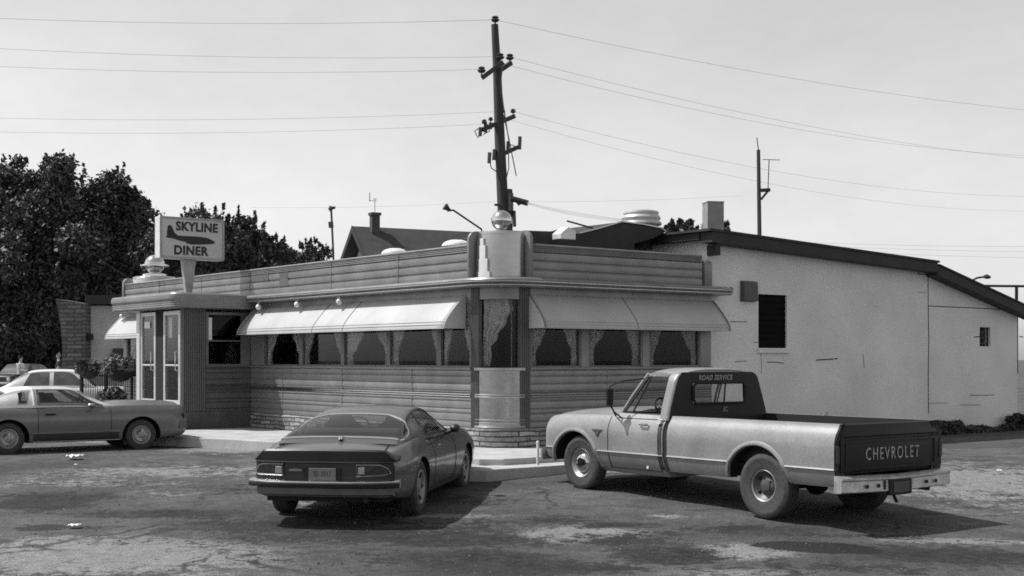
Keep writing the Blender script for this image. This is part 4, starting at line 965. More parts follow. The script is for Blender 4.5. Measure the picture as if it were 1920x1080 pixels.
# cab upper
xr0, xr1 = 1.62, 2.24
def roofring(x):
    f = (x-xr0)/(xr1-xr0); T_ = 1.745-.022*(2*f-1)**4-.008*(1-f); ww = .70-.03*abs(2*f-1)**6
    return [(x, y*ww, T_-.075*abs(y)**3.0) for y in LS(-1, 1, 25)]
m = MB(); up_ = [roofring(x) for x in (1.645, 1.655, 1.68, 1.76, 1.9, 2.05, 2.15, 2.2, 2.24)]
lo_ = [[(x, y, z-.035) for x, y, z in r] for r in up_]
m.grid(up_); m.grid(lo_); 
for q in ([up_[0], lo_[0]], [up_[-1], lo_[-1]], [[r[0] for r in up_], [r[0] for r in lo_]], [[r[-1] for r in up_], [r[-1] for r in lo_]]): m.grid(q)
rf = m.build('cab_roof', M_tp, truck, 50)
# back panel with a real window opening
def bw(z): return float(np.interp(z, [1.08, 1.2, 1.45, 1.58, 1.64, 1.675, 1.69], [.90, .875, .79, .745, .71, .66, .60]))
m = MB(); zw0, zw1 = 1.285, 1.545; ww = .475
zl = [1.08, 1.2, zw0-.02, zw0, zw0+.02, 1.35, 1.45, zw1-.02, zw1, zw1+.02, 1.60, 1.64, 1.665, 1.685]
for x in (1.635, 1.60):
    for z0, z1 in zip(zl[:-1], zl[1:]):
        h0 = ww+.012*(1.5-z0)*2 if zw0-.001 <= z0 and z1 <= zw1+.001 else 0; h1 = ww+.012*(1.5-z1)*2
        xo = lambda z: x+(z-1.08)*.02
        for s in (1, -1):
            a0, a1 = (h0, h1) if h0 else (0, 0)
            m.add([(xo(z0), s*a0, z0), (xo(z0), s*bw(z0), z0), (xo(z1), s*bw(z1), z1), (xo(z1), s*a1, z1)], [(0, 1, 2, 3)])
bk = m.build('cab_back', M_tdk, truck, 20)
m = MB()
for s in (1, -1):   # rounded cab corners joining back to door frame
    n_ = 9; rows = []
    for z in [1.08, 1.15, 1.25, 1.35, 1.45, 1.55, 1.62, 1.665]:
        yb = bw(z); xb = 1.628+(z-1.08)*.02
        rows.append([(xb-.02+.055*(1-math.cos(R(t)))*1.0, s*(yb-.045+.06*math.sin(R(t))), z) for t in LS(0, 90, n_)]+[(xb+.125, s*(yb+.016), z)])
    m.grid(rows)
m.build('cab_corner', M_tp, truck, 60)
m = MB(); lp_ = [(1.615+(z-1.08)*.02-.028, y, z) for y, z in [(-ww, zw0+.05), (-ww-.0, zw1-.05), (-ww+.05, zw1), (ww-.05, zw1), (ww, zw1-.05), (ww, zw0+.05), (ww-.04, zw0), (-ww+.04, zw0)]]
m.tube(lp_, .017, 6, True); m.build('window_gasket', M_black, bk)
m = MB(); m.add([(1.64, -ww, zw0), (1.64, ww, zw0), (1.645, ww, zw1), (1.645, -ww, zw1)], [(0, 1, 2, 3)]); m.build('rear_window', M_tglass, truck, 0)
text('door_lettering', 'ROAD SERVICE', .088, M_let, bk, Matrix.Translation((1.603, .07, 1.612)) @ RT @ Matrix.Diagonal((.92, 1.0, 1, 1)), .002, .002, .18, 1.15)
text('door_lettering', 'SC', .085, M_let, bk, Matrix.Translation((1.594, -.10, 1.20)) @ RT, .002, .0, .1, .9)
# pillars, door frames, windscreen
m = MB()
for s in (1, -1):
    A_b, A_t = Vector((2.56, s*.84, 1.13)), Vector((2.215, s*.665, 1.665))
    m.tube([A_b, A_b.lerp(A_t, .5)+Vector((.012, s*.006, 0)), A_t], .026, 8)
m.build('windscreen_pillar', M_tp, truck)
for s in (1, -1):
    fr = [(2.50, .845, 1.145), (2.18, .675, 1.645), (2.12, .672, 1.665), (1.90, .68, 1.665), (1.80, .69, 1.64), (1.78, .74, 1.52), (1.745, .855, 1.145)]
    m = MB(); m.tube([(x, s*y, z) for x, y, z in fr], .016, 6, True); m.tube([(2.34, s*.845, 1.15), (2.14, s*.685, 1.64)], .013, 6); m.build('door_frame', mat('window_rubber', .03, .5), truck)
    m = MB(); q = [(x, s*y, z) for x, y, z in ((2.50, .845, 1.145), (2.18, .675, 1.645), (2.14, .685, 1.645), (2.34, .845, 1.145))]; m.add(q, [(0, 1, 2, 3)]); m.build('vent_window', M_tglass, truck, 0)
    m = MB(); m.loft([[(x, s*(y-.0), z) for y, z in ((.905, 1.09), (.88, 1.125), (.855, 1.15), (.80, 1.15), (.80, 1.05))] for x in (1.75, 2.0, 2.3, 2.56)]); m.build('door_sill', M_tp, truck, 30)
m = MB(); m.grid([[Vector((2.57+.06*(1-t*t)-(.345+.02*(1-t*t))*v, t*(.82-.165*v), 1.15+.51*v)) for t in LS(-1, 1, 11)] for v in LS(0, 1, 5)]); m.build('windscreen', M_tglass, truck, 60)
m = MB(); m.box(2.32, 2.60, -.76, .76, .95, 1.17); db = m.build('dashboard', M_dark, truck, 0, .03)
m = MB(); m.box(1.70, 1.86, -.70, .70, .72, 1.22); m.box(1.80, 2.2, -.70, .70, .70, .86); m.build('bench_seat', M_seat, truck, 0, .05)
m = MB(); cst = Vector((2.17, .36, 1.19)); ax = Vector((-.72, 0, .70)).normalized(); u = Vector((0, 1, 0)); v_ = ax.cross(u)
m.tube([cst+(u*math.cos(t)+v_*math.sin(t))*.205 for t in LS(0, 2*math.pi, 33)[:-1]], .014, 8, True)
for t in (0.4, math.pi-.4, -math.pi/2): m.tube([cst-ax*.02, cst+(u*math.cos(t)+v_*math.sin(t))*.205], .010, 5)
m.tube([cst-ax*.02, cst-ax*.45], .022, 8); m.build('steering_wheel', M_black, truck); m = MB(); m.tube([(2.3, .5, 1.05), (2.14, .55, 1.24)], .009, 6); m.sphere((2.14, .55, 1.24), .015, 8); m.build('shift_lever', M_chrome, truck)
# tall side mirror on its bracket
m = MB(); m.tube([(2.45, .86, 1.04), (2.52, 1.0, 1.16), (2.50, 1.10, 1.26), (2.50, 1.10, 1.50), (2.36, 1.0, 1.57), (2.26, .72, 1.60)], .010, 6); m.tube([(2.60, .90, 1.10), (2.50, 1.08, 1.25)], .010, 6); mr = m.build('mirror_bracket', M_black, truck)
m = MB(); m.obox((2.50, 1.10, 1.36), (.035, .13, .22), .25); m.build('side_mirror', M_black, truck, 0, .012)
# wheels, axle, underside
wheel(truck, 0, .84, .385, .22, .19, 'steel', .385); wheel(truck, 0, -.84, .385, .22, .19, 'steel', .365)
wheel(truck, 3.29, .84, .37, .20, .205, 'cap', .45); wheel(truck, 3.29, -.84, .37, .20, .205, 'cap', .47)
m = MB(); m.tube([(0, -.75, .37), (0, .75, .37)], .055, 8); m.sphere((0, 0, .37), .15, 12); m.tube([(3.29, -.75, .45), (3.29, .75, .45)], .05, 8)
for s in (1, -1): m.box(-1.15, 4.0, s*.42-.04, s*.42+.04, .42, .57)
m.tube([(-.3, -.55, .40), (-1.15, -.6, .36)], .03, 8); m.tube([(-1.0, -.1, .36), (-1.08, -.1, .22)], .02, 6); m.box(-.9, -.2, -.35, .35, .38, .5); m.build('chassis', M_black, truck)

# ================================================================== dark coupe seen from behind
co = Vector((-1.93, 15.82, 0)); ch = R(90-9)
coupe = thing('coupe', 'dark low fastback coupe with rear spoiler and wraparound back window, seen from behind', 'car', (co.x, co.y, .02), ch)
M_cp = mat('coupe_paint', .075, .30, .0, .10, 3, 60, 0, coat=.35, famt=.10); M_cg = glassmat('coupe_glass', .62, 1.55, .03, .03); M_cpd = mat('coupe_black', .022, .45, 0, .2, 4)
T = dict(x=[-1.10, -1.06, -.95, -.6, -.2, .3, 1.0, 1.7, 2.3, 2.75, 3.2, 3.5, 3.68, 3.76],
 w=[.74, .775, .81, .865, .905, .91, .885, .885, .905, .92, .90, .84, .72, .5], zb=[.34, .32, .29, .24, .22, .20, .19, .19, .20, .22, .24, .27, .32, .38],
 zw=[.56, .56, .56, .57, .58, .58, .56, .56, .57, .58, .57, .55, .53, .52], zs=[.72, .735, .75, .79, .845, .87, .84, .83, .845, .865, .83, .76, .68, .6],
 zt=[.745, .765, .80, .86, .90, .90, .90, .90, .90, .885, .85, .80, .73, .62], tk=[.05, .06, .07, .085, .10, .11, .10, .09, .085, .10, .11, .12, .12, .1])
cb = Body(T); b = cb.mesh(list(LS(-.97, -.8, 5))+list(LS(-.7, 3.3, 30))+list(LS(3.4, 3.76, 10))).build('body', [M_cp, M_black], coupe, 40)
arch_cut(b, [(0, .30, .395, .385, .55, 1.3), (0, .30, .395, .385, -1.3, -.55), (2.75, .30, .395, .385, .55, 1.3), (2.75, .30, .395, .385, -1.3, -.55)])
TT = dict(x=[-.50, -.3, 0, .35, .6, .9, 1.2, 1.5, 1.8, 2.1, 2.2], T=[.862, .945, 1.045, 1.14, 1.195, 1.236, 1.245, 1.215, 1.095, .95, .905], wb=[.70, .75, .785, .80, .81, .81, .81, .81, .80, .78, .74],
 zb=[.79, .80, .82, .85, .865, .86, .855, .855, .86, .86, .86], wr=[.68, .685, .655, .60, .575, .565, .565, .57, .60, .68, .70], cr=[.01, .035, .055, .06, .06, .055, .05, .05, .05, .03, .01])
ct = Top(TT); RW = lambda x: (x+.36)/.79
def copen(x, v):
    u = RW(x)
    if .03 < u < .97 and v > vlim(u)+.025: return True
    us = (x-.62)/1.30
    if .03 < us < .97 and .08 < v < .03+.36-.33*max(0, (us-.62)/.38): return True
    uw = (x-1.38)/.72
    return .04 < uw < .97 and v > .45+.05*uw
# wraparound rear window: wide at the bottom, curving up round the corners
def vlim(u):   # u 0 bottom .. 1 top -> v of the side limit
    return .42-.20*math.sin(math.pi*min(1, u*1.05+.10))**.8+.24*max(0, (u-.66)/.34)**1.6
rows = []
for u in LS(0, 1, 16):
    x = -.36+.79*u; vl = vlim(u)
    rows.append([ct.off(x-.0*(1-v), vl+(1-vl)*v, .006, 1) for v in LS(0, 1, 14)]+[ct.off(x, vl+(1-vl)*v, .006, -1) for v in LS(1, 0, 14)][1:])
m = MB(); m.grid(rows); m.build('rear_window', M_cg, coupe, 60)
ct.shell(LS(-.50, 2.2, 100), 84, copen).build('roof', M_cp, coupe, 60)
m = MB(); loop = rows[0]+[r[-1] for r in rows[1:-1]]+rows[-1][::-1]+[r[0] for r in rows[1:-1]][::-1]; m.tube(loop, .013, 6, True); m.build('window_trim', M_chrome, coupe)
for s in (1, -1):
    f = lambda u, v: ((.62+1.30*u)+(.12 if u < .08 else 0)*v, .05+v*(.36-.33*max(0, (u-.62)/.38)))
    m = ct.patch(LS(0, 1, 18), LS(0, 1, 8), f, .005, s); m.build('side_window', M_cg, coupe, 60)
    q = [ct.off(*f(u, 1), .008, s) for u in LS(0, 1, 18)]+[ct.off(*f(u, 0), .008, s) for u in LS(1, 0, 18)]; m = MB(); m.tube(q, .009, 5, True); m.build('window_trim', M_cpd, coupe)
m = MB(); rows = [[ct.off(1.38+.72*u, v, .005, 1) for v in LS(.42+.05*u, 1, 10)]+[ct.off(1.38+.72*u, v, .005, -1) for v in LS(1, .42+.05*u, 10)][1:] for u in LS(0, 1, 10)]; m.grid(rows); m.build('windscreen', M_cg, coupe, 60)
m = MB(); m.box(-.25, 2.0, -.66, .66, .80, .915); m.build('cabin_floor', M_dark, coupe, 0)
for y in (.36, -.36):
    m = MB(); m.loft([[(x, y+dy, z) for dy in (-w, w)]+[(x+.10, y+dy, z) for dy in (w, -w)] for x, z, w in ((.98, .88, .25), (.92, 1.0, .24), (.87, 1.06, .15), (.85, 1.11, .13), (.86, 1.13, .11))]); m.build('front_seat', M_seat, coupe, 30)
m = MB(); m.box(.10, .30, -.60, .60, .88, 1.0); m.build('rear_seat', M_seat, coupe, 0, .04)
m = MB(); m.box(1.70, 2.02, -.66, .66, .85, .945); m.build('dashboard', M_dark, coupe, 0, .03)
m = MB(); m.tube([(1.62+.05*math.sin(t), .36+.17*math.cos(t), .98+.15*math.sin(t)-.06) for t in LS(0, 6.283, 25)[:-1]], .012, 6, True); m.build('steering_wheel', M_black, coupe)
m = MB(); m.box(1.36, 1.40, -.10, .10, 1.125, 1.165); m.build('rear_mirror', M_black, coupe, 0, .01)
# ducktail spoiler, wrapping round the fender ends
def sw(t): return (-1.00-.10*(1-abs(t)**3)*1.0, .80*t)
m = MB(); rings = []
for t in LS(-1, 1, 31):
    a = abs(t); y = .815*t; xb = -1.115+.12*a**3; top = .835-.015*a**2-.10*max(0, a-.86)/.14*1.0; 
    rings.append([(xb+.26, y, .775-.03*a**3), (xb+.06, y, top-.005), (xb+.02, y, top), (xb, y, top-.02), (xb+.012, y, .70-.0*a), (xb+.2, y, .69)])
m.loft(rings); m.build('spoiler', M_cpd, coupe, 40)
# tail panel with lip, lamps, plate
m = MB(); rings = []
for t in LS(-1, 1, 21):
    a = abs(t); y = .785*t; x0 = -1.112+.10*a**4
    rings.append([(x0+.15, y, .70), (x0-.008, y, .698), (x0-.012, y, .685), (x0, y, .672), (x0+.004, y, .49), (x0+.15, y, .48)])
m.loft(rings); tp = m.build('tail_panel', M_cpd, coupe, 30)
def tx(y): return -1.112+.10*abs(y/.785)**4
for s in (1, -1):
    pl = [(.40, .665), (.66, .663), (.735, .625), (.772, .572), (.70, .548), (.40, .535)] if s < 0 else [(.44, .665), (.70, .663), (.75, .64), (.785, .572), (.76, .548), (.44, .545)]
    pts = [(tx(y)-.012, s*y, z) for y, z in pl]
    m = MB(); m.prism(pts, (.03, 0, 0)); tl = m.build('taillight', M_lens, coupe, 0)
    m = MB(); m.tube([(x-.002, y, z) for x, y, z in pts], .0085, 6, True); m.build('lamp_trim', M_chrome, tl)
    m = MB(); y0 = .415 if s < 0 else .455; m.box(tx(.5)-.024, tx(.5)-.008, min(s*y0, s*(y0+.075)), max(s*y0, s*(y0+.075)), .56, .64); m.build('reverse_lamp', mat('reverse_lens', .34, .25), tl, 0, .008)
m = MB(); m.box(-1.128, -1.10, -.22, .20, .49, .63); m.build('plate_recess', M_black, tp, 0)
m = MB(); m.box(-1.136, -1.128, -.17, .14, .495, .625); pl_ = m.build('licence_plate', M_plate, coupe, 0, .004)
text('plate_lettering', 'SS  S917', .075, mat('plate_ink', .05, .6), pl_, Matrix.Translation((-1.138, -.015, .56)) @ RT @ Matrix.Diagonal((.8, 1.1, 1, 1)), .001)
m = MB(); m.box(-1.122, -1.112, .22, .37, .59, .605); m.box(-1.122, -1.112, .24, .35, .607, .613); m.build('tail_emblem', mat('emblem_grey', .22, .4), tp, 0)
m = MB(); rings = []
for t in LS(-1, 1, 27):
    a = abs(t); y = .86*t; x0 = -1.20+.16*a**4
    rings.append([(x0+.10, y, .50), (x0+.02, y, .492), (x0, y, .475), (x0+.005, y, .43), (x0+.03, y, .412), (x0+.10, y, .405)])
m.loft(rings); rb = m.build('rear_bumper', M_chrome, coupe, 40)
m = MB(); rings = []
for t in LS(-1, 1, 27):
    a = abs(t); y = .865*t; x0 = -1.208+.16*a**4
    rings.append([(x0+.02, y, .466), (x0, y, .462), (x0-.004, y, .445), (x0+.002, y, .424), (x0+.024, y, .418)])
m.loft(rings); m.build('rubber_strip', M_black, rb, 40)
m = MB(); rings = []
for t in LS(-1, 1, 21):
    a = abs(t); y = .78*t; x0 = -1.12+.10*a**4; rings.append([(x0+.12, y, .41), (x0, y, .40), (x0+.02, y, .33), (x0+.06, y, .315), (x0+.14, y, .31)])
m.loft(rings); m.build('rear_valance', mat('valance', .20, .4, .3), coupe, 40)
m = MB(); m.lathe([(.001, .03), (.022, .026), (.026, 0)], 12, Matrix.Translation((-.43, -.02, .905)) @ Matrix.Diagonal((1.6, 1, 1, 1))); m.build('trunk_lock', M_chrome, coupe)
m = MB()
for s in (1, -1): m.tube([(x, s*(.60+.05*f), float(pchip(T['x'], T['zs'], x))+ (float(pchip(T['x'], T['zt'], x))-float(pchip(T['x'], T['zs'], x)))*.6+.004) for x, f in ((-.43, 0), (-.65, .5), (-.86, 1))], .005, 5)
for s in (1, -1): cb.strip(m, [(.72, z) for z in LS(.30, .84, 8)], s, .005); cb.strip(m, [(1.98, z) for z in LS(.30, .84, 8)], s, .005); cb.strip(m, [(x, .29) for x in LS(.72, 1.98, 6)], s, .005)
m.build('panel_gap', M_gap, b)
for s in (1, -1):
    m = MB(); m.sphere((1.72, s*.93, .93), .075, 14, mat4=Matrix.Diagonal((1.3, .9, .75, 1))); m.tube([(1.74, s*.80, .86), (1.73, s*.92, .91)], .022, 6); m.build('door_mirror', M_cpd, coupe)
    m = MB(); m.tube([(.88, s*.885, .76), (.90, s*.905, .765), (1.02, s*.905, .765), (1.04, s*.885, .76)], .010, 6); m.build('door_handle', M_chrome, coupe)
for x, y in ((0, .78), (0, -.78), (2.75, .78), (2.75, -.78)): wheel(coupe, x, y, .325, .20, .20, 'rally')
m = MB(); m.box(-.9, 3.4, -.7, .7, .235, .30); m.tube([(-.3, -.45, .25), (-1.1, -.5, .27)], .03, 8); m.tube([(0, -.7, .32), (0, .7, .32)], .06, 8); m.build('chassis', M_black, coupe)
for s in (1, -1):
    m = MB(); m.lathe([(.09, 0), (.1, .02), (.001, .03)], 14, Matrix.Translation((3.70, s*.5, .62)) @ Matrix.Rotation(R(90), 4, 'Y')); m.build('headlight', M_opal, coupe)

# ================================================================== light-roofed coupe at the left
no = Vector((-8.77, 23.2, 0))+.76*Vector((-.545, .839, 0)); nh = R(33)
notch = thing('hardtop_coupe', 'grey two-door car with white vinyl roof parked side on by the entrance', 'car', (no.x, no.y, .175), nh)
M_np = mat('silver_paint', .17, .32, .35, .08, 3, 60, 0, coat=.25, famt=.06); M_vin = mat('white_vinyl', .74, .6, 0, .05, 20, 200, .2, 200)
T = dict(x=[-1.12, -1.05, -.85, -.4, 0, .5, 1.2, 1.7, 2.1, 2.5, 2.9, 3.12, 3.2], w=[.70, .76, .80, .825, .83, .82, .815, .82, .825, .825, .81, .78, .73],
 zb=[.36, .32, .27, .22, .20, .19, .19, .19, .19, .20, .22, .25, .30], zw=[.56]*13, zs=[.72, .745, .765, .785, .79, .79, .785, .79, .80, .80, .795, .785, .75], zt=[.74, .775, .81, .83, .83, .83, .83, .86, .905, .905, .89, .865, .80], crown=.35, tk=[.06, .06, .07, .08, .085, .085, .08, .08, .08, .085, .09, .09, .08])
nb = Body(T); b = nb.mesh(list(LS(-1.12, -.85, 7))+list(LS(-.7, 2.9, 28))+list(LS(2.95, 3.2, 8))).build('body', [M_np, M_black], notch, 35)
arch_cut(b, [(0, .28, .355, .345, .5, 1.3), (0, .28, .355, .345, -1.3, -.5), (2.34, .28, .355, .345, .5, 1.3), (2.34, .28, .355, .345, -1.3, -.5)])
TT = dict(x=[-.62, -.45, -.1, .15, .35, .6, .9, 1.15, 1.4, 1.65, 1.8, 1.86], T=[.83, .905, 1.075, 1.155, 1.175, 1.18, 1.178, 1.165, 1.06, .925, .85, .83], wb=[.66, .68, .70, .715, .72, .725, .725, .725, .725, .72, .70, .68], zb=[.815]*12, wr=[.62, .60, .565, .55, .545, .545, .545, .55, .575, .62, .66, .66], cr=[.01, .04, .05, .05, .045, .04, .04, .045, .045, .03, .01, .005])
ntp = Top(TT); m = MB(); 
M_ng = glassmat('coupe_glass', .62, 1.55, .03, .03)
def nopen(x, v):
    us = (x-.52)/1.13
    if .02 < us < .97 and .08 < v < .02+.36*(1-.93*max(0, (us-.52)/.48)): return True
    if .19+.05*v < x < .32 and .09 < v < .33: return True
    uw = (x-1.24)/.56
    if .05 < uw < .95 and v > .43+.06*uw: return True
    return -.48 < x < -.03 and v > .47
rv = ntp.shell(LS(-.62, .475, 45), 72, nopen).build('vinyl_roof', M_vin, notch, 60); ntp.shell(LS(.475, 1.86, 56), 72, nopen).build('roof', mat('roof_cream', .55, .4, .1, coat=.2), notch, 60)
for s in (1, -1):
    m = ntp.patch(LS(0, 1, 6), LS(0, 1, 6), lambda u, v: (.17+.17*u-.0*v+.07*v, .06+.30*v), .006, s); m.build('opera_window', M_ng, notch, 60)
    f = lambda u, v: (.52+1.13*u-(.0*v)+(.0), .05+.33*v*(1-.93*max(0, (u-.52)/.48)))
    m = ntp.patch(LS(0, 1, 18), LS(0, 1, 8), f, .006, s); m.build('side_window', M_ng, notch, 60)
    q = [ntp.off(*f(u, 1), .009, s) for u in LS(0, 1, 18)]+[ntp.off(*f(u, 0), .009, s) for u in LS(1, 0, 18)]; m = MB(); m.tube(q, .010, 5, True); m.build('window_trim', M_frame, notch)
    m = MB(); m.tube([ntp.off(.455, v, .008, s) for v in LS(.03, .45, 8)], .018, 6); m.build('roof_band', M_vin, notch)
    m = MB(); nb.strip(m, [(x, .37) for x in list(LS(.40, 1.93, 10))], s, .014, .004); m.tube([(x, s*(nb.side(x, .215)+.0), .215) for x in LS(.42, 1.95, 8)], .012, 6); nb.strip(m, [(x, .37) for x in LS(2.75, 3.1, 4)], s, .012, .004); m.build('body_moulding', M_trim, notch)
    m = MB(); nb.strip(m, [(.50, z) for z in LS(.22, .78, 8)], s, .005); nb.strip(m, [(1.78, z) for z in LS(.22, .78, 8)], s, .005); m.build('door_gap', M_gap, b)
    m = MB(); m.grid([[(x, s*(nb.side(x, z)+.003), z) for x in LS(.42, 1.93, 12)] for z in LS(.225, .35, 6)]); m.build('lower_panel', mat('lower_dark', .03, .5), notch, 60)  # shade of the tucked-in lower side, painted as a dark strip
    m = MB(); m.box(.62, .80, min(s*.80, s*.83), max(s*.80, s*.83), .685, .712); m.build('door_handle', M_black, notch, 0, .006)
    m = MB(); m.sphere((1.42, s*.86, .845), .055, 12, mat4=Matrix.Diagonal((1.4, 1, .7, 1))); m.tube([(1.45, s*.72, .80), (1.43, s*.85, .83)], .018, 6); m.build('door_mirror', M_trim, notch)
    m = MB(); m.box(2.98, 3.16, min(s*.5, s*.78), max(s*.5, s*.78), .56, .66); m.build('headlight', M_dark, notch, 0, .02)
m = MB(); rows = [[ntp.off(1.24+.56*u, v, .005, 1) for v in LS(.40+.06*u, 1, 10)]+[ntp.off(1.24+.56*u, v, .005, -1) for v in LS(1, .40+.06*u, 10)][1:] for u in LS(0, 1, 10)]; m.grid(rows); m.build('windscreen', M_ng, notch, 60)
m = MB(); rows = [[ntp.off(-.52+.52*u, v, .005, 1) for v in LS(.44, 1, 10)]+[ntp.off(-.52+.52*u, v, .005, -1) for v in LS(1, .44, 10)][1:] for u in LS(0, 1, 10)]; m.grid(rows); m.build('rear_window', M_ng, notch, 60)
m = MB(); m.box(-.3, 1.7, -.60, .60, .74, .85); m.build('cabin_floor', M_dark, notch, 0)
for y in (.32, -.32):
    m = MB(); m.loft([[(x, y+dy, z) for dy in (-w, w)]+[(x+.10, y+dy, z) for dy in (w, -w)] for x, z, w in ((.86, .80, .23), (.80, .95, .22), (.76, 1.0, .13), (.75, 1.06, .11))]); m.build('front_seat', M_seat, notch, 30)
m = MB(); m.box(1.42, 1.72, -.58, .58, .80, .885); m.build('dashboard', M_dark, notch, 0, .03)
m = MB(); m.tube([(1.36+.04*math.sin(t), -.30+.16*math.cos(t), .90+.15*math.sin(t)) for t in LS(0, 6.283, 25)[:-1]], .011, 6, True); m.build('steering_wheel', M_black, notch)
for x0, s_, nm in ((3.25, 1, 'front_bumper'), (-1.17, -1, 'rear_bumper')):
    m = MB(); m.loft([[(x0+s_*(dx-.10*abs(t)**3), .80*t, z) for dx, z in ((-.1, .52), (.03, .515), (.045, .48), (.045, .42), (.03, .39), (-.1, .38))] for t in LS(-1, 1, 15)]); m.build(nm, mat('bumper_grey', .12, .5, .3), notch, 40)
for x, y in ((0, .70), (0, -.70), (2.34, .70), (2.34, -.70)): wheel(notch, x, y, .282, .18, .18, 'wire')
m = MB(); m.box(-.9, 3.0, -.6, .6, .21, .28); m.build('chassis', M_black, notch)

# ================================================================== white sedan beyond, and two far cars
def sedan(name, label, loc, rz, paint, s=1., glass=True):
    c = thing(name, label, 'car', loc, rz)
    T = dict(x=[-1.15, -1.05, -.7, 0, 1.0, 2.0, 2.8, 3.5, 3.75, 3.82], w=[.76, .84, .88, .90, .90, .90, .90, .87, .80, .74], zb=[.38, .32, .26, .22, .2, .2, .22, .28, .34, .4], zw=[.6]*10, zs=[.80, .85, .87, .89, .89, .89, .89, .86, .82, .78], zt=[.84, .89, .92, .94, .94, .94, .95, .93, .88, .82], tk=[.05, .06, .07, .08, .08, .08, .08, .08, .07, .06])
    B = Body(T); b = B.mesh(list(LS(-1.15, -.8, 6))+list(LS(-.7, 3.5, 22))+list(LS(3.55, 3.82, 6))).build('body', [paint, M_black], c, 35)
    arch_cut(b, [(x, .32, .38, .38, y0, y1) for x in (0, 2.85) for y0, y1 in ((.55, 1.3), (-1.3, -.55))])
    TT = dict(x=[-.35, -.15, .2, .5, .8, 1.3, 1.7, 1.95, 2.2, 2.35], T=[.94, 1.05, 1.27, 1.40, 1.43, 1.435, 1.42, 1.28, 1.05, .93], wb=[.74, .76, .77, .78, .79, .79, .79, .79, .77, .75], zb=[.905]*10, wr=[.70, .67, .63, .60, .60, .60, .61, .64, .70, .72], cr=[.01, .04, .05, .05, .05, .045, .05, .05, .03, .01])
    tp_ = Top(TT); tp_.shell(LS(-.35, 2.35, 36)).build('roof', paint, c, 60)
    for sg_ in (1, -1):
        for u0, u1, tl, tr_ in ((.30, 1.02, .20, 0), (1.14, 2.0, 0, .78)):
            f = lambda u, v: (u0+(u1-u0)*u+tl*v*(1-u), .06+.32*v*(1-tr_*max(0, (u-.5)/.5)))
            m = tp_.patch(LS(0, 1, 10), LS(0, 1, 6), f, .006, sg_); m.build('side_window', mat('sedan_glass', .11, .08, 0, .7, 2.2, spec=.8), c, 60)
    for x0, x1, nm in ((1.75, 2.3, 'windscreen'), (-.28, .42, 'rear_window')):
        m = MB(); m.grid([[tp_.off(x0+(x1-x0)*u, v, .005, 1) for v in LS(.44, 1, 8)]+[tp_.off(x0+(x1-x0)*u, v, .005, -1) for v in LS(1, .44, 8)][1:] for u in LS(0, 1, 8)]); m.build(nm, M_tint, c, 60)
    for x0, sx in ((3.86, 1), (-1.19, -1)):
        m = MB(); m.loft([[(x0+sx*(dx-.1*abs(t)**3), .86*t, z) for dx, z in ((-.1, .58), (.03, .57), (.04, .50), (.03, .44), (-.1, .43))] for t in LS(-1, 1, 11)]); m.build('bumper', M_chrome, c, 40)
    for x, y in ((0, .76), (0, -.76), (2.85, .76), (2.85, -.76)): wheel(c, x, y, .33, .19, .2, 'cap')
    for y in (.6, -.6): m = MB(); m.lathe([(.09, 0), (.1, .02), (.001, .03)], 12, Matrix.Translation((3.80, y, .70)) @ Matrix.Rotation(R(90), 4, 'Y')); m.build('headlight', M_opal, c)
    return c
p = W(92, 690, 35.5); wsed = sedan('sedan', 'white four-door sedan parked beyond the vinyl-roofed car, behind the iron fence', (p.x-.9, 35.5, .2), R(14), mat('sedan_white', .75, .35, 0, .04, coat=.3)); wsed.scale = (.9, .9, .96)
p = W(64, 690, 64); sedan('sedan', 'far dark sedan between two people under the trees', (p.x-.6, 66, .2), R(-98), mat('sedan_dark', .05, .35, .2, coat=.3))
p = W(122, 690, 66); sedan('sedan', 'far pale sedan at the foot of the stone pier', (p.x-.3, 68.5, .35), R(-15), mat('sedan_pale', .62, .35, .1, coat=.3))
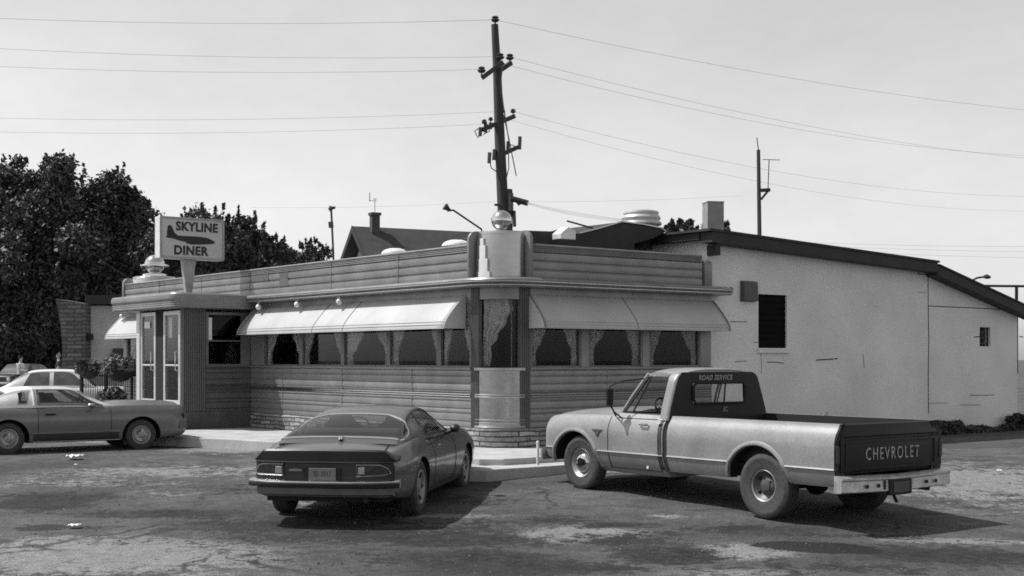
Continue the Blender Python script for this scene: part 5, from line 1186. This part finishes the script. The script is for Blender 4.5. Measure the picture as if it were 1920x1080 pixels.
# ================================================================== two distant people
def skin(name, pts, edges, m, parent, sub=2):
    me = bpy.data.meshes.new(name); me.from_pydata([p[:3] for p in pts], edges, []); me.materials.append(m); o = bpy.data.objects.new(name, me); COL.objects.link(o); o.parent = parent
    bm = bmesh.new(); bm.from_mesh(me); L = bm.verts.layers.skin.verify()
    for v, p in zip(bm.verts, pts): v[L].radius = (p[3], p[4] if len(p) > 4 else p[3]); v[L].use_root = False
    bm.verts.ensure_lookup_table(); bm.verts[0][L].use_root = True; bm.to_mesh(me); bm.free()
    o.modifiers.new('s', 'SKIN').use_smooth_shade = True; q = o.modifiers.new('u', 'SUBSURF'); q.levels = q.render_levels = sub; return o
def person(label, loc, rz, shirt, trousers, hair, skinm, la, ra):
    """standing figure facing +x; la/ra: elbow and wrist of the left/right arm"""
    t = thing('person', label, 'person', loc, rz)
    P = [(0, 0, .95, .13, .15), (.01, 0, 1.15, .11, .14), (.02, 0, 1.36, .115, .17), (.0, 0, 1.47, .06, .07), (.015, 0, 1.56, .055), (.03, 0, 1.66, .085, .075), (.02, 0, 1.74, .07)]; E_ = [(0, 1), (1, 2), (2, 3), (3, 4), (4, 5), (5, 6)]
    P += [(.115, 0, 1.645, .016), (.10, 0, 1.60, .02)]; E_ += [(5, 7), (5, 8)]
    for s, (el, wr) in ((1, la), (-1, ra)):
        k = len(P); P += [(.0, s*.19, 1.40, .055), (el[0], s*el[1], el[2], .042), (wr[0], s*wr[1], wr[2], .03)]; E_ += [(2, k), (k, k+1), (k+1, k+2)]
        d = (Vector(wr)-Vector(el)).normalized(); w = Vector((wr[0], s*wr[1], wr[2])); d.y *= s; h = w+d*.08; kk = len(P); P.append((*h, .032)); E_.append((k+2, kk))
        sd = d.cross(Vector((0, 1, 0))).normalized()
        for q in range(4): f = h+d*(.075-.008*abs(q-1.3))+sd*(.018*(q-1.5)); P.append((*f, .009)); E_.append((kk, len(P)-1))
        f = w+d*.06+sd*.055; P.append((*f, .011)); E_.append((kk, len(P)-1))
        k = len(P); P += [(0, s*.10, .86, .10), (.02, s*.11, .48, .065), (-.02, s*.12, .09, .045), (.14, s*.13, .04, .04)]; E_ += [(0, k), (k, k+1), (k+1, k+2), (k+2, k+3)]
    skin('body', P, E_, skinm, t)
    S = [(0, 0, 1.0, .145, .175), (.01, 0, 1.16, .125, .16), (.02, 0, 1.37, .13, .185), (0, 0, 1.45, .075, .09)]; ES = [(0, 1), (1, 2), (2, 3)]
    for s, (el, wr) in ((1, la), (-1, ra)): k = len(S); S += [(0, s*.195, 1.40, .07), (el[0]*.8, s*(.19+(el[1]-.19)*.8), 1.40+(el[2]-1.4)*.8, .06)]; ES += [(2, k), (k, k+1)]
    skin('shirt', S, ES, shirt, t)
    Q = [(0, 0, .98, .14, .17)]; EQ = []
    for s in (1, -1): k = len(Q); Q += [(0, s*.10, .84, .115), (.02, s*.11, .48, .08), (-.02, s*.12, .10, .07)]; EQ += [(0, k), (k, k+1), (k+1, k+2)]
    skin('trousers', Q, EQ, trousers, t)
    skin('hair', [(-.02, 0, 1.72, .085), (.01, 0, 1.755, .085), (-.05, 0, 1.64, .06)], [(0, 1), (0, 2)], hair, t)
    m = MB()
    for s in (1, -1): m.sphere((.108, s*.032, 1.665), .011, 8)
    m.build('eyes', M_black, t); return t
M_sk = mat('skin_tone', .42, .6); M_hr = mat('hair_dark', .02, .7)
p = W(38, 700, 60); gg = gz(p.x, 60); person('person in a white shirt and dark trousers leaning forward beside the far dark sedan', (p.x, 60, gg), R(-10), M_white, mat('trouser_dark', .03, .8), M_hr, M_sk, ((.10, .24, 1.15), (.30, .20, 1.05)), ((.12, .26, 1.13), (.32, .22, 1.12)))
p = W(103, 700, 60); person('person in dark clothes with bare arms standing right of the far dark sedan', (p.x, 60.5, gg+.12), R(200), mat('shirt_dark', .04, .8), mat('trouser_dark', .03, .8), mat('hair_fair', .35, .7), M_sk, ((.02, .27, 1.12), (.16, .25, .93)), ((-.02, .28, 1.13), (.10, .27, .90)))
# ------------------------------------------------------------------ ground, kerb slabs, litter
def hit(px, py):
    z = 0.
    for _ in range(30):
        Z = (CAM_H-z)*F/(py-HOR); x = (px-960)/F*Z; z = .5*z+.5*gz(x, Z)
    return x, Z
def axis(lo, f0, f1, hi, st):
    a = [f0]; d = st
    while a[-1] > lo: d *= 1.35; a.append(a[-1]-d)
    b = [f1]; d = st
    while b[-1] < hi: d *= 1.35; b.append(b[-1]+d)
    return np.array(a[:0:-1]+list(np.arange(f0, f1, st))+b)
gx, gy = axis(-900, -12, 10, 900, .14), axis(-200, 9.5, 24, 1800, .14)
X, Y = np.meshgrid(gx, gy)
GZ = g(X, Y)
near = np.clip((26-Y)/4, 0, 1)
GZ = GZ+near*(.010*np.sin(X*1.3+.6*np.sin(Y*.9))*np.sin(Y*1.7+.5*X)+.006*np.sin(X*3.1+Y*2.3)*np.sin(Y*4.1-X*.7))
def field(lst):
    """soft union of measured ellipses (photo centre and half sizes in px, strength)"""
    f = np.zeros_like(X)
    for px, py, hx, hy, w in lst:
        x0, y0 = hit(px, py); x1, _ = hit(px+hx, py); _, ya = hit(px, py-hy); _, yb = hit(px, py+hy)
        d = ((X-x0)/abs(x1-x0))**2+((Y-y0)/((abs(ya-y0)+abs(yb-y0))/2))**2; f = np.maximum(f, w*1.25*np.exp(-d*.7)) if w > 0 else f
    return f
DARK = [(820, 1012, 250, 44, .62), (960, 1062, 190, 24, .66), (620, 972, 150, 12, .6), (1420, 990, 200, 10, .55), (700, 1000, 330, 24, .66), (880, 1045, 130, 22, .8), (560, 985, 260, 12, .7), (1180, 1010, 150, 16, .55), (1250, 1040, 110, 18, .9), (1050, 975, 90, 9, .7), (1170, 985, 80, 6, .8), (90, 940, 110, 20, .85), (450, 920, 90, 16, .45), (760, 935, 260, 14, .5), (1550, 1001, 260, 8, .5), (1750, 1040, 240, 20, .7), (1560, 1060, 300, 14, .55), (300, 962, 190, 8, .7), (75, 990, 40, 4, 1.2), (180, 990, 60, 4, .6), (60, 880, 120, 10, .3), (1000, 1065, 200, 12, .7), (1250, 908, 60, 6, .4), (1040, 905, 60, 6, .4)]  # darker patches mixed into the ground colour
LIGHT = [(200, 1040, 300, 34, .9), (150, 905, 190, 8, .5), (600, 940, 90, 7, .8), (800, 968, 130, 4, .9), (1090, 1003, 120, 13, 1.2), (1390, 1035, 110, 15, .9), (1250, 968, 40, 5, .7), (1780, 1014, 150, 5, .9), (330, 925, 150, 8, .4), (1380, 1072, 150, 10, .5), (1060, 1070, 120, 6, .5), (700, 1012, 60, 3, .4), (1800, 900, 220, 34, .75), (300, 885, 260, 12, .6), (440, 842, 90, 7, 1.0), (1150, 880, 130, 6, .6)]
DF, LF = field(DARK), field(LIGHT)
BLOT = field([(1545, 1028, 86, 8.5, 1.3), (1480, 1021, 60, 5, 1.1), (80, 989, 36, 5, 1.2)])  # nearly black marks mixed into the ground colour
me = bpy.data.meshes.new('ground'); nx, ny = len(gx), len(gy)
me.vertices.add(nx*ny); me.vertices.foreach_set('co', np.stack([X, Y, GZ], -1).ravel())
ii = (np.arange(ny-1)[:, None]*nx+np.arange(nx-1)[None, :]).ravel(); q = np.stack([ii, ii+1, ii+nx+1, ii+nx], 1)
me.loops.add(q.size); me.loops.foreach_set('vertex_index', q.ravel()); me.polygons.add(len(q)); me.polygons.foreach_set('loop_start', np.arange(0, q.size, 4)); me.polygons.foreach_set('use_smooth', [True]*len(q)); me.update(calc_edges=True)
for nm, arr in (('tar', DF), ('dust', LF), ('puddle', BLOT)):
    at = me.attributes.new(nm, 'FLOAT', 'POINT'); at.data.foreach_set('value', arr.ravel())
gm = bpy.data.materials.new('worn_asphalt'); gm.use_nodes = True; nt = gm.node_tree; N = nt.nodes; L = nt.links; b = N['Principled BSDF']; b.inputs['Specular IOR Level'].default_value = .3
def nd(t, **k):
    n = N.new(t)
    for a, v in k.items(): setattr(n, a, v)
    return n
tc = nd('ShaderNodeTexCoord')
def noise(scale, det=5, rough=.55, st=(1, 1, 1)):
    mp = nd('ShaderNodeMapping'); mp.inputs['Scale'].default_value = st; L.new(tc.outputs['Object'], mp.inputs['Vector'])
    n = nd('ShaderNodeTexNoise'); n.inputs['Scale'].default_value = scale; n.inputs['Detail'].default_value = det; n.inputs['Roughness'].default_value = rough; L.new(mp.outputs[0], n.inputs['Vector']); return n.outputs['Fac']
def mr(src, a, b_, c, d, smooth=False):
    n = nd('ShaderNodeMapRange'); 
    if smooth: n.interpolation_type = 'SMOOTHSTEP'
    for i, v in enumerate((a, b_, c, d)): n.inputs[i+1].default_value = v
    L.new(src, n.inputs[0]); return n.outputs[0]
def mt(op, a, b_):
    n = nd('ShaderNodeMath', operation=op)
    for i, v in enumerate((a, b_)):
        if isinstance(v, (int, float)): n.inputs[i].default_value = v
        else: L.new(v, n.inputs[i])
    return n.outputs[0]
def attr(nm):
    a = nd('ShaderNodeAttribute'); a.attribute_name = nm; return a.outputs['Fac']
big = noise(.45, 6, .6); med = noise(1.9, 8, .68); fin_ = noise(38, 4, .7); grit = noise(120, 2, .6); streak = noise(1.1, 6, .6, (.35, 1.6, 1))
cl_ = noise(7, 6, .7); edge = mt('ADD', mt('ADD', mt('MULTIPLY', mt('SUBTRACT', med, .5), 1.7), mt('MULTIPLY', mt('SUBTRACT', cl_, .5), 2.2)), mt('MULTIPLY', mt('SUBTRACT', fin_, .5), .9))
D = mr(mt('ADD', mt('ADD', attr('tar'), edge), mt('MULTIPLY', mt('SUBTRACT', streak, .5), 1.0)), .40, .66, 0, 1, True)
Lg = mr(mt('ADD', mt('ADD', attr('dust'), edge), mt('MULTIPLY', mt('SUBTRACT', streak, .5), .8)), .38, .75, 0, 1, True)
Blt = mr(mt('ADD', attr('puddle'), mt('MULTIPLY', edge, .35)), .50, .58, 0, 1, True)
base = mt('MULTIPLY', mr(big, .35, .65, .058, .108), mr(med, .3, .7, .62, 1.38))
def mix(f, a, c):
    n = nd('ShaderNodeMix', data_type='FLOAT'); L.new(f, n.inputs[0])
    for i, v in ((2, a), (3, c)):
        if isinstance(v, (int, float)): n.inputs[i].default_value = v
        else: L.new(v, n.inputs[i])
    return n.outputs[0]
col = mix(Lg, base, .205); col = mix(D, col, mr(cl_, .35, .65, .011, .036)); col = mix(Blt, col, .012)
col = mt('MULTIPLY', col, mr(fin_, .3, .7, .62, 1.38)); col = mt('MULTIPLY', col, mr(grit, .3, .7, .5, 1.5)); col = mt('MULTIPLY', col, mr(cl_, .3, .7, .72, 1.28))
# branching cracks: edges of a warped cell pattern, broken up by noise
wv = nd('ShaderNodeVectorMath', operation='MULTIPLY_ADD'); nzc = nd('ShaderNodeTexNoise'); nzc.inputs['Scale'].default_value = 1.6; nzc.inputs['Detail'].default_value = 5; L.new(tc.outputs['Object'], nzc.inputs['Vector'])
wv.inputs[1].default_value = (.9, .9, 0); L.new(nzc.outputs['Color'], wv.inputs[0]); L.new(tc.outputs['Object'], wv.inputs[2])
vc = nd('ShaderNodeTexVoronoi', feature='DISTANCE_TO_EDGE'); vc.inputs['Scale'].default_value = .42; L.new(wv.outputs[0], vc.inputs['Vector'])
crk = mt('MULTIPLY', mr(vc.outputs['Distance'], .004, .018, 1, 0), mr(big, .46, .56, 0, 1)); col = mix(mt('MULTIPLY', crk, .75), col, .018)
# loose gravel: scattered pale and dark stones
vo = nd('ShaderNodeTexVoronoi'); vo.inputs['Scale'].default_value = 15; L.new(tc.outputs['Object'], vo.inputs['Vector'])
sepc = nd('ShaderNodeSeparateColor'); L.new(vo.outputs['Color'], sepc.inputs[0])
stone = mt('MULTIPLY', mr(vo.outputs['Distance'], .10, .2, 1, 0), mr(sepc.outputs[0], .84, .86, 0, 1)); col = mix(mt('MULTIPLY', stone, .6), col, .26)
dk = mt('MULTIPLY', mr(vo.outputs['Distance'], .15, .25, 1, 0), mr(sepc.outputs[1], .86, .88, 0, 1)); col = mix(mt('MULTIPLY', dk, .7), col, .025)
L.new(col, b.inputs['Base Color']); L.new(mix(Blt, .9, .6), b.inputs['Roughness'])
bp = nd('ShaderNodeBump'); bp.inputs['Strength'].default_value = .9; bp.inputs['Distance'].default_value = .03
hgt = mt('ADD', mt('MULTIPLY', fin_, .5), mt('ADD', mt('MULTIPLY', grit, .25), mt('ADD', mt('MULTIPLY', med, 1.3), mt('MULTIPLY', cl_, 1.0)))); L.new(mt('ADD', hgt, mt('MULTIPLY', stone, .25)), bp.inputs['Height']); L.new(bp.outputs[0], b.inputs['Normal'])
me.materials.append(gm); go = bpy.data.objects.new('ground', me); COL.objects.link(go); tag(go, kind='structure')

# raised walk round the diner: two slabs with kerbs
def slab(name, poly, z1, m=M_conc):
    mb_ = MB(); mb_.prism([(x, y, -.2) for x, y in poly], (0, 0, z1+.2)); o = mb_.build(name, m, None, 0, .015); o.location = (CX, CY, 0); o.rotation_euler = (0, 0, PHI); return tag(o, kind='structure')
slab('sidewalk', [(.1, -1.82), (-1.25, -1.82), (-1.5, -1.55), (-1.62, -.9), (-1.75, 1.5), (-1.95, 3.7), (-2.3, 5.2), (-2.75, 6.4), (-3.3, 7.4), (-3.9, 9), (-4.2, 16), (.1, 16.5), (4.9, 16.5), (5.0, -1.82)], .38)
slab('kerb_slab', [(-1.9, -2.28), (-2.18, -2.0), (-2.18, 1.2), (-1.5, 1.4), (-1.5, -1.7), (4.2, -1.7), (4.2, -2.28)], .285)
mp_ = thing('marker_post', 'short thin white post standing at the kerb by the nose of the truck', 'post', W(1008.5, 868, 19.25))
m = MB(); m.tube([(0, 0, -.03), (0, 0, .30)], .022, 8); m.build('post_shaft', M_white, mp_); m = MB(); m.lathe([(.024, .30), (.02, .315), (.001, .32)], 8); m.build('post_cap', M_white, mp_)
def paper(label, px, py, w, d, h):
    x, y = hit(px, py); m = MB(); P = [[(i*w/5+.01*math.sin(j*3), j*d/4, h*abs(math.sin(i*1.3+j*.9))+.01) for j in range(-2, 3)] for i in range(-3, 3)]; m.grid(P)
    o = m.build('litter_paper', M_white, None, 60); o.location = (x, y, gz(x, y)+.012); s = o.modifiers.new('t', 'SOLIDIFY'); s.thickness = .004; tag(o, label, 'litter', 'paper litter on the asphalt')
paper('larger crumpled white paper on the asphalt below the grey car', 143, 861, .22, .30, .055); paper('small white scrap on the asphalt under the larger paper', 144, 876, .05, .08, .03); paper('flat white scrap lying beside a dark puddle mark', 142, 990, .12, .12, .02); paper('tiny white scrap on the asphalt near the weeds', 1875, 887, .06, .08, .03)

# loose stones on the lot
npb = 5200; py_ = rng.uniform(10.6, 19, npb); px_ = rng.uniform(-1, 1, npb)*(py_*.40); cl = np.sin(px_*1.1+2*np.sin(py_*.7))*np.sin(py_*1.9+px_*.4)+.5*np.sin(px_*3.7-py_*2.9); kk = rng.random(npb) < np.clip(.35+.6*cl, .05, 1)
px_, py_ = px_[kk], py_[kk]; n = len(px_); sz = .005+.017*rng.random(n)**4; oc = np.array([(1, 0, 0), (0, 1, 0), (-1, 0, 0), (0, -1, 0), (0, 0, 1)], float)
ang = rng.random(n)*6.28; bs = oc[None]*(sz[:, None, None]*(.7+.6*rng.random((n, 5, 1)))); ca, sa = np.cos(ang)[:, None], np.sin(ang)[:, None]
V = np.stack([bs[..., 0]*ca-bs[..., 1]*sa+px_[:, None], bs[..., 0]*sa+bs[..., 1]*ca+py_[:, None], bs[..., 2]*.8+g(px_, py_)[:, None]+.004], -1).reshape(-1, 3)
me = bpy.data.meshes.new('gravel'); i5 = np.arange(n)[:, None]*5; fc = np.concatenate([i5+np.array([[a, (a+1) % 4, 4]]) for a in range(4)])
me.from_pydata(V.tolist(), [], fc.tolist()); me.materials.append(mat('gravel_stone', .085, .9, 0, .6, 9)); o = bpy.data.objects.new('gravel', me); COL.objects.link(o); tag(o, 'loose gravel stones scattered over the worn asphalt', 'gravel', None, 'stuff')
for o in [o for o in COL.objects if o.type == 'MESH' and o.parent and o.name.split('.')[0] in ('window_pier', 'cab_corner', 'panel_gap', 'door_gap', 'seam_piping', 'wall_crack', 'lug_nut', 'rim_slot', 'lace_curtain', 'notice_paper', 'bumper_bolt', 'hem_rib', 'eyes')]: split_loose(o)

# ------------------------------------------------------------------ sky, sun, camera
EL, AZ = R(56), R(7)
wd = bpy.data.worlds.new("World"); sc.world = wd; wd.use_nodes = True; nt = wd.node_tree; N = nt.nodes; L = nt.links
sky = N.new('ShaderNodeTexSky'); sky.sky_type = 'NISHITA'; sky.sun_disc = False; sky.sun_elevation = EL; sky.sun_rotation = R(270)+AZ
sky.air_density = 1.7; sky.dust_density = .9; sky.ozone_density = 1.0
bw_ = N.new('ShaderNodeRGBToBW'); L.new(sky.outputs[0], bw_.inputs[0])
# thin, barely uneven high cloud
tcw = N.new('ShaderNodeTexCoord'); mpw = N.new('ShaderNodeMapping'); mpw.inputs['Scale'].default_value = (1, 1, 2.6); L.new(tcw.outputs['Generated'], mpw.inputs['Vector'])
nw_ = N.new('ShaderNodeTexNoise'); nw_.inputs['Scale'].default_value = 5; nw_.inputs['Detail'].default_value = 8; nw_.inputs['Roughness'].default_value = .7; L.new(mpw.outputs[0], nw_.inputs['Vector'])
rw_ = N.new('ShaderNodeMapRange'); rw_.inputs[1].default_value = .3; rw_.inputs[2].default_value = .7; rw_.inputs[3].default_value = .94; rw_.inputs[4].default_value = 1.06; L.new(nw_.outputs['Fac'], rw_.inputs[0])
mw_ = N.new('ShaderNodeMath'); mw_.operation = 'MULTIPLY'; L.new(bw_.outputs[0], mw_.inputs[0]); L.new(rw_.outputs[0], mw_.inputs[1]); L.new(mw_.outputs[0], N['Background'].inputs[0]); N['Background'].inputs[1].default_value = .15
sun = bpy.data.lights.new('sun', 'SUN'); sun.energy = 4.8; sun.angle = R(.5); sun.color = (1, 1, 1); so = bpy.data.objects.new('sun', sun); COL.objects.link(so)
sdir = Vector((math.cos(AZ)*math.cos(EL), -math.sin(AZ)*math.cos(EL), -math.sin(EL))); so.rotation_euler = sdir.to_track_quat('-Z', 'Y').to_euler(); so.location = (-30, 10, 40)
cam = bpy.data.cameras.new('camera'); cam.sensor_width = 36; cam.lens = 36*F/1920; cam.shift_y = (HOR-540)/1920; cam.clip_end = 4000; cam.clip_start = .1
cobj = bpy.data.objects.new('camera', cam); COL.objects.link(cobj); cobj.location = (0, 0, CAM_H); cobj.rotation_euler = (R(90), 0, 0); sc.camera = cobj
sc.view_settings.view_transform = 'Standard'; sc.view_settings.look = 'None'; sc.view_settings.exposure = 0.; sc.view_settings.gamma = 1
sc.cycles.use_denoising = False; sc.cycles.filter_width = 1.7; sc.cycles.max_bounces = 8; sc.cycles.transparent_max_bounces = 16; sc.cycles.sample_clamp_indirect = 6
